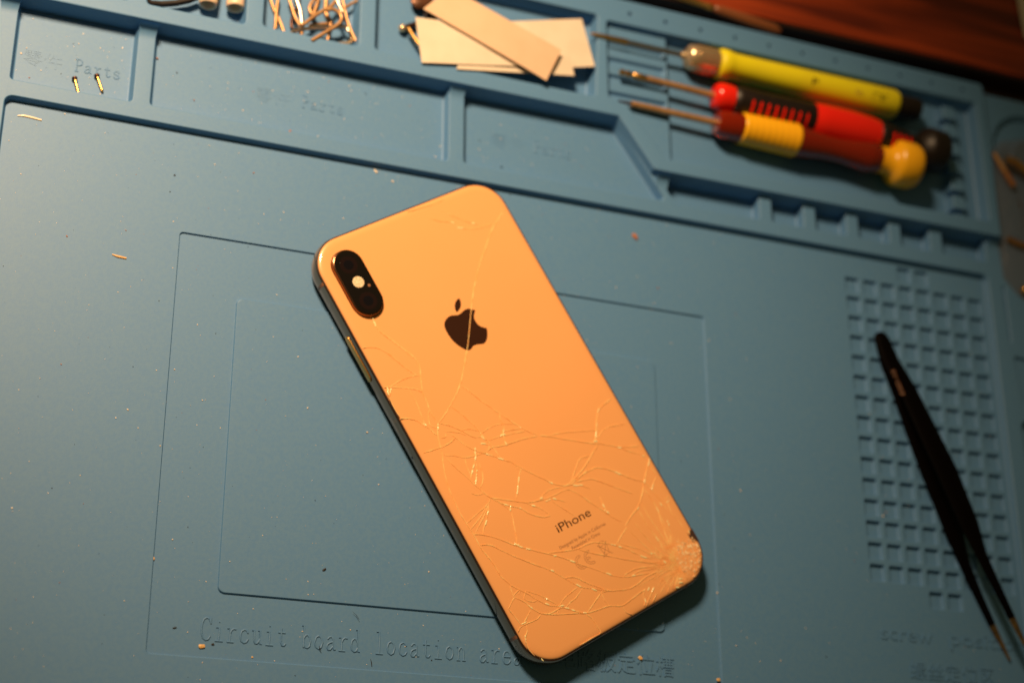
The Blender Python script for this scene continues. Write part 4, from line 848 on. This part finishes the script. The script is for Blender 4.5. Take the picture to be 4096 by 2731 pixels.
wire('slanting wire clip along the right side of the pile', [(1750, -60), (1800, 160), (1860, 420), (1920, 600), (1980, 740), (2050, 890)], .6, M_WIRE, 3.0)
wire('short pinkish wire clip pointing up at the right of the loop', [(1630, -60), (1690, 120), (1760, 270)], .62, M_STEEL, 6.0)
wire('thin wire clip reaching towards the right back corner of the tray', [(2180, -60), (2080, 20), (1920, 110), (1790, 200), (1770, 280)], .55, M_WIRE, 3.2)
wire('short stub of wire with a round end under the loop tail', [(1500, 560), (1475, 700), (1440, 890)], .55, M_WIRE, 1.6)
wire('level reddish wire lying behind the pale front clip', [(1050, 560), (1150, 530), (1440, 515)], .6, M_WIRE, 2.2)
# clear sleeve piece in the same tray
def film_poly(name, label, cat, pts, mat_, zf, n=9):
    c = sum(pts, Vector()) / len(pts); t_ = thing(name, label, cat, (c.x, c.y, 0)); m_ = MB(); lo = []
    return t_, c
sheet('clear_sleeve', 'crinkled clear plastic sleeve at the right side of the wire tray', 'sleeve', [cS(1990, 1020, 1.2), cS(2150, 1040, 3.0), cS(2200, -40, 3.4), cS(2060, -40, 1.2)], M_CLEAR, .1, wob=.5)

# ------------------------------------------------------------ nylon caps and black arc in the first trays
def cap(label, pe, pt):
    t_ = thing('nylon_cap', label, 'cap', (pe.x, pe.y, 0), 0, 'nylon caps in the tray'); M = axisM(pe - Vector((pe.x, pe.y, 0)), pt - Vector((pe.x, pe.y, 0)))
    m_ = MB(); m_.lathe([(4, .05), (4.0, 2.0), (.4, 2.2), (0, 2.4), (-.2, 2.7), (0, 3.0), (.6, 3.15), (18, 3.15)], 28, M); m_.build('tube', M_PEARL, t_, 50)
cap('left translucent nylon cap, its open end tilted up', cT(1330, 105, 3.9), cT(1330, 105, 3.9) + Vector((1.2, 16, -.6)))
cap('right translucent nylon cap, close to the tray corner', cT(1862, 165, 3.9), cT(1862, 165, 3.9) + Vector((.4, 16, -.6)))
rod('black_arc', 'black rounded arc curving through the tray beside the nylon caps', 'cable', [tuple(cT(x, y, z)) for x, y, z in ((60, -60, 3.6), (110, 20, 3.4), (220, 75, 3.0), (420, 90, 3.0), (700, 70, 3.0), (950, 20, 3.2), (1150, -60, 3.4))], 1.1, M_BLK)  # dark arc drawn as a black bent tube
sheet('rubber_pad', 'black rubber pad in the far left tray, only its front edge in view', 'pad', [at(340, -6, 1.6), at(515, 12, 1.6), at(520, -60, 1.6), at(330, -80, 1.6)], M_BLK, 1.0, wob=.02)

# ------------------------------------------------------------ small screws
def screw(label, hd, tl):
    b_ = Vector((hd.x, hd.y, 0)); t_ = thing('small_screw', label, 'screw', b_, 0, 'small screws in the parts tray'); M = axisM(hd - b_, tl - b_); L_ = (tl - hd).length
    m_ = MB(); m_.lathe([(-.35, .3), (-.3, .75), (0, .95), (.45, .9), (.7, .55)], 18, M); m_.build('head', M_DARKM, t_, 50)
    pr = [(.6, .5)]
    for i in range(12): x = .8 + (L_ - 1.4)*i/12; pr += [(x, .47), (x + .15, .52)]
    pr += [(L_ - .3, .4), (L_, .1)]
    m_ = MB(); m_.lathe(pr, 14, M); m_.build('thread', M_GOLDM, t_, 40)
    m_ = MB(); m_.lathe([(-.42, .05), (-.38, .35), (-.3, .4)], 8, M); m_.build('recess', M_CHROME, t_, 30)
screw('small brass screw on the left in the parts tray, lying head up the slope', cA(637, 668, -.1), cA(674, 812, -.45))
screw('small brass screw on the right in the parts tray, touching the raised letters', cA(827, 645, -.1), cA(878, 792, -.45))

# ------------------------------------------------------------ slim tool at the back edge of the mat
pt0, pt1, pt2 = at(2640, -40, 6), at(2842, 30, 5.4), at(3120, 128, 4.4)
tt = thing('slim_tool', 'slim tool with a bright metal ferrule and brown handle, lying between mat and wooden board', 'tool', (pt1.x, pt1.y, 0))
bs = Vector((pt1.x, pt1.y, 0))
M = axisM(pt1 - bs, pt0 - bs); m_ = MB(); m_.lathe([(-1.4, .2), (-1.0, 1.2), (0, 1.5), (1.5, 1.5), (2, 1.2), (12, 1.5), (28, 1.2)], 20, M); m_.build('ferrule', M_GOLDM, tt, 50)
M = axisM(pt1 - bs, pt2 - bs); L_ = (pt2 - pt1).length; m_ = MB(); m_.lathe([(1.0, .4), (1.5, 1.3), (4, 1.9), (L_*.5, 2.3), (L_ - 3, 2.3), (L_, 1.0)], 20, M); m_.build('handle', mat('brown_lacquer', (.22, .075, .03), .35), tt, 50)

# paper at the right back
c0_, c1_ = at(4066, -20, 7), at(4100, 150, 7)
sheet('paper_sheet', 'pale paper sheet on the wooden board at the far right corner', 'paper', [c1_, c1_ + Vector((60, -8, 0)), c0_ + Vector((60, 8, 0)), c0_], M_PAPER, .2, wob=0)

# ------------------------------------------------------------ clear bag with metal bits on the right wing of the mat
bagp = [at(3972, 600, 3.4), at(4010, 560, 4.5), at(4140, 540, 5.5), at(4220, 700, 6), at(4230, 1000, 5), at(4180, 1230, 4), at(4080, 1185, 3.2), at(4015, 1110, 3.0), at(3992, 950, 3.2), at(3985, 760, 3.2)]
c = sum(bagp, Vector()) / len(bagp)
bag = thing('clear_bag', 'crinkled clear plastic bag lying at the right beside the mat frame', 'bag', (c.x, c.y, 0))
m_ = MB(); cc = Vector((c.x, c.y, 0)); base_l = [Vector((p.x, p.y, 0)) for p in bagp]
ring = []; nn = len(base_l); fine = []
for i in range(nn):
    for k in range(4): fine.append(base_l[i].lerp(base_l[(i+1) % nn], k/4))
K = len(fine)
for s_, z in ((1.0, 2.75), (.97, 3.4), (.86, 4.6), (.68, 5.4), (.48, 6.0), (.28, 5.8), (.08, 6.2)):
    ring.append([Vector(((p.x - cc.x)*s_, (p.y - cc.y)*s_, z + .55*math.sin(i*1.7 + s_*9) * (1 if s_ < .97 else 0) + random.uniform(-.25, .25)*(s_ < .97))) for i, p in enumerate(fine)])
m_.loft(ring, False, True); m_.build('film', M_CLEAR, bag, 25)
ring = [[p.copy() for p in ring[0]]]
rod('copper_pin', 'copper coloured pin slanting in the clear bag', 'pin', [cK(765, 870, 4.6), cK(850, 1020, 4.4), cK(985, 1235, 4.2)], 1.3, M_WIRE, taper=[.7, 1, 1.1])
rod('metal_clasp', 'shiny orange metal clasp in the bag at the right picture edge', 'clasp', [cK(900, 940, 3.8), cK(1000, 975, 4.2), cK(1110, 1060, 4.2), cK(1180, 1120, 4.2)], 1.8, M_GOLDM)
rod('metal_hook', 'short bright metal hook in the lower half of the bag', 'hook', [cLL(600, 405, 4.0), cLL(690, 445, 4.2), cLL(780, 480, 4.0), cLL(860, 470, 4)], 1.2, M_GOLDM)
rod('round_stud', 'round brass stud at the picture edge near the bottom of the bag', 'stud', [cLL(790, 945, 4.2), cLL(850, 950, 4.2)], 1.0, M_GOLDM, (2.0, M_GOLDM))

# ------------------------------------------------------------ crumbs and fibres
def crumb(label, p, r_, m, sx=1.0, sz=.5, rz=0.0, name='crumb', cat='crumb', jit=.25):
    r_ *= .8; m_ = MB(); m_.blob((0, 0, r_*sz*.6), r_, sx=sx, sz=sz, seg=9, rings=6, jit=jit, rz=rz); o = m_.build(name, m, None, 0, (p.x, p.y, p.z)); props(o, label, cat, 'crumbs on the mat')
ZO = -.6
crumb('orange crumb below the tool tray, right of the phone top', at(2538, 947, 0), 1.0, M_RUST, 1.8, .6, -.9)
crumb('round yellowish flux crumb on the left frame line near the bottom', at(611, 2233, ZO), .75, M_SOLD)
crumb('flat yellow flux flake under the raised letter C', at(806, 2583, ZO), .8, M_SOLD, 1.8, .5, .1)
crumb('small orange crumb in the middle of the wide parts tray', at(1160, 526, -1), .55, M_RUST)
crumb('tiny rust crumb at the left wall of the wide parts tray', at(628, 236, -1), .55, M_RUST, .7, .8, 1.2)
crumb('yellow crumb below the flux flake on the recessed border', at(1009, 2627, ZO), .38, M_SOLD)
crumb('dark crumb right of the yellow flux flake', at(851, 2576, ZO), .4, M_HAIR, 1.6)
crumb('dark brown fleck between the inner frame and the phone edge', at(1296, 2278, 0), .45, M_HAIR, 2.2, .4, .7)
crumb('pale translucent crumb on the characters below the phone', at(2560, 2631, ZO + .3), .8, M_SOLD, 1.3, .5, -.6)
crumb('white glint crumb on the outer frame line right of the phone', at(2867, 2371, ZO), .45, M_DUST, .6, 1.4)
crumb('glassy crumb at the bottom edge of the picture right of the characters', at(2873, 2717, 0), .7, M_SOLD, 1.4)
crumb('black round crumb left of centre above the outer frame', at(698, 702, 0), .4, M_HAIR)
def sliver(label, pts, r_, m):
    p3 = [at(x, y, z) for x, y, z in pts]; b_ = Vector((p3[0].x, p3[0].y, 0)); m_ = MB(); m_.tube([p - b_ + Vector((0, 0, r_*.5)) for p in p3], r_, 6, [.4] + [1]*(len(p3)-2) + [.8], .5)
    o = m_.build('sliver', m, None, 0, (b_.x, b_.y, 0)); props(o, label, 'sliver', 'slivers and fibres on the mat')
sliver('pale curved sliver at the upper left below the parts tray', [(70, 464, 0), (95, 464, 0), (130, 472, 0), (166, 482, 0)], .38, M_DUST)
sliver('pale sliver left of the outer frame', [(448, 1018, 0), (470, 1026, 0), (505, 1034, 0)], .4, M_SOLD)
sliver('fine dark fibre below the middle of the raised words', [(1482, 2634, ZO), (1486, 2650, ZO), (1487, 2664, ZO)], .15, M_HAIR)
sliver('curved dark hair right of the inner frame corner', [(1410, 2444, 0), (1425, 2458, 0), (1437, 2477, 0)], .07, M_HAIR)
sliver('dark fibre curled on the letter o of board', [(1276, 2580, 0.1), (1278, 2590, 0.1), (1284, 2600, 0)], .13, M_HAIR)
sliver('short dark fibre left of the first letter', [(690, 2511, ZO), (698, 2510, ZO), (706, 2508, ZO)], .25, M_HAIR)
sliver('pale chip of plastic below the wide parts tray', [(1496, 678, 0), (1502, 686, 0), (1508, 692, 0)], .4, M_DUST)
sliver('tiny white chip close above the phone', [(1565, 725, 0), (1570, 726, 0), (1574, 728, 0)], .3, M_DUST)
# countless dust specks
def on_phone(x, y):
    dx, dy = x - 90.93, y - 39.47; c_, s_ = math.cos(.548), math.sin(.548); return abs(c_*dx + s_*dy) < HW + .3 and abs(-s_*dx + c_*dy) < HL + .3
def floor_z(x, y):
    if -2.3 < x < 148.5 and -28.9 < y < 68.8: return 0
    if -22.3 < x < 169 and -48.7 < y < 88.9: return -.6
    return 0.0
for nm, mt, cnt, lab in (('dust_specks', M_DUST, 900, 'pale dust specks scattered over the blue mat'), ('dark_specks', M_HAIR, 200, 'dark specks scattered over the blue mat'), ('rust_specks', M_RUST, 90, 'orange specks scattered over the blue mat')):
    m_ = MB(); k = 0
    while k < cnt:
        if random.random() < .82:
            x = random.uniform(-81, 295); y = random.uniform(-62, 125)
            if on_phone(x, y) or random.random() < max(0, (x - 60) / 330): continue
            z = floor_z(x, y)
        else:
            x = random.uniform(-79, 130); y = random.uniform(132.5, 158); z = -1.0 if x < 72 else -1.5
            if any(a < x < b_ for a, b_ in ((-43, -35), (67, 76))): continue
        r_ = min(.33, random.lognormvariate(-2.4, .45))
        m_.blob((x, y, z + r_*.4), r_, sx=random.uniform(.7, 1.8), sz=.7, seg=5, rings=4, jit=.3, rz=random.uniform(0, 3)); k += 1
    props(m_.build(nm, mt, None, 0), lab, 'specks', kind='stuff')
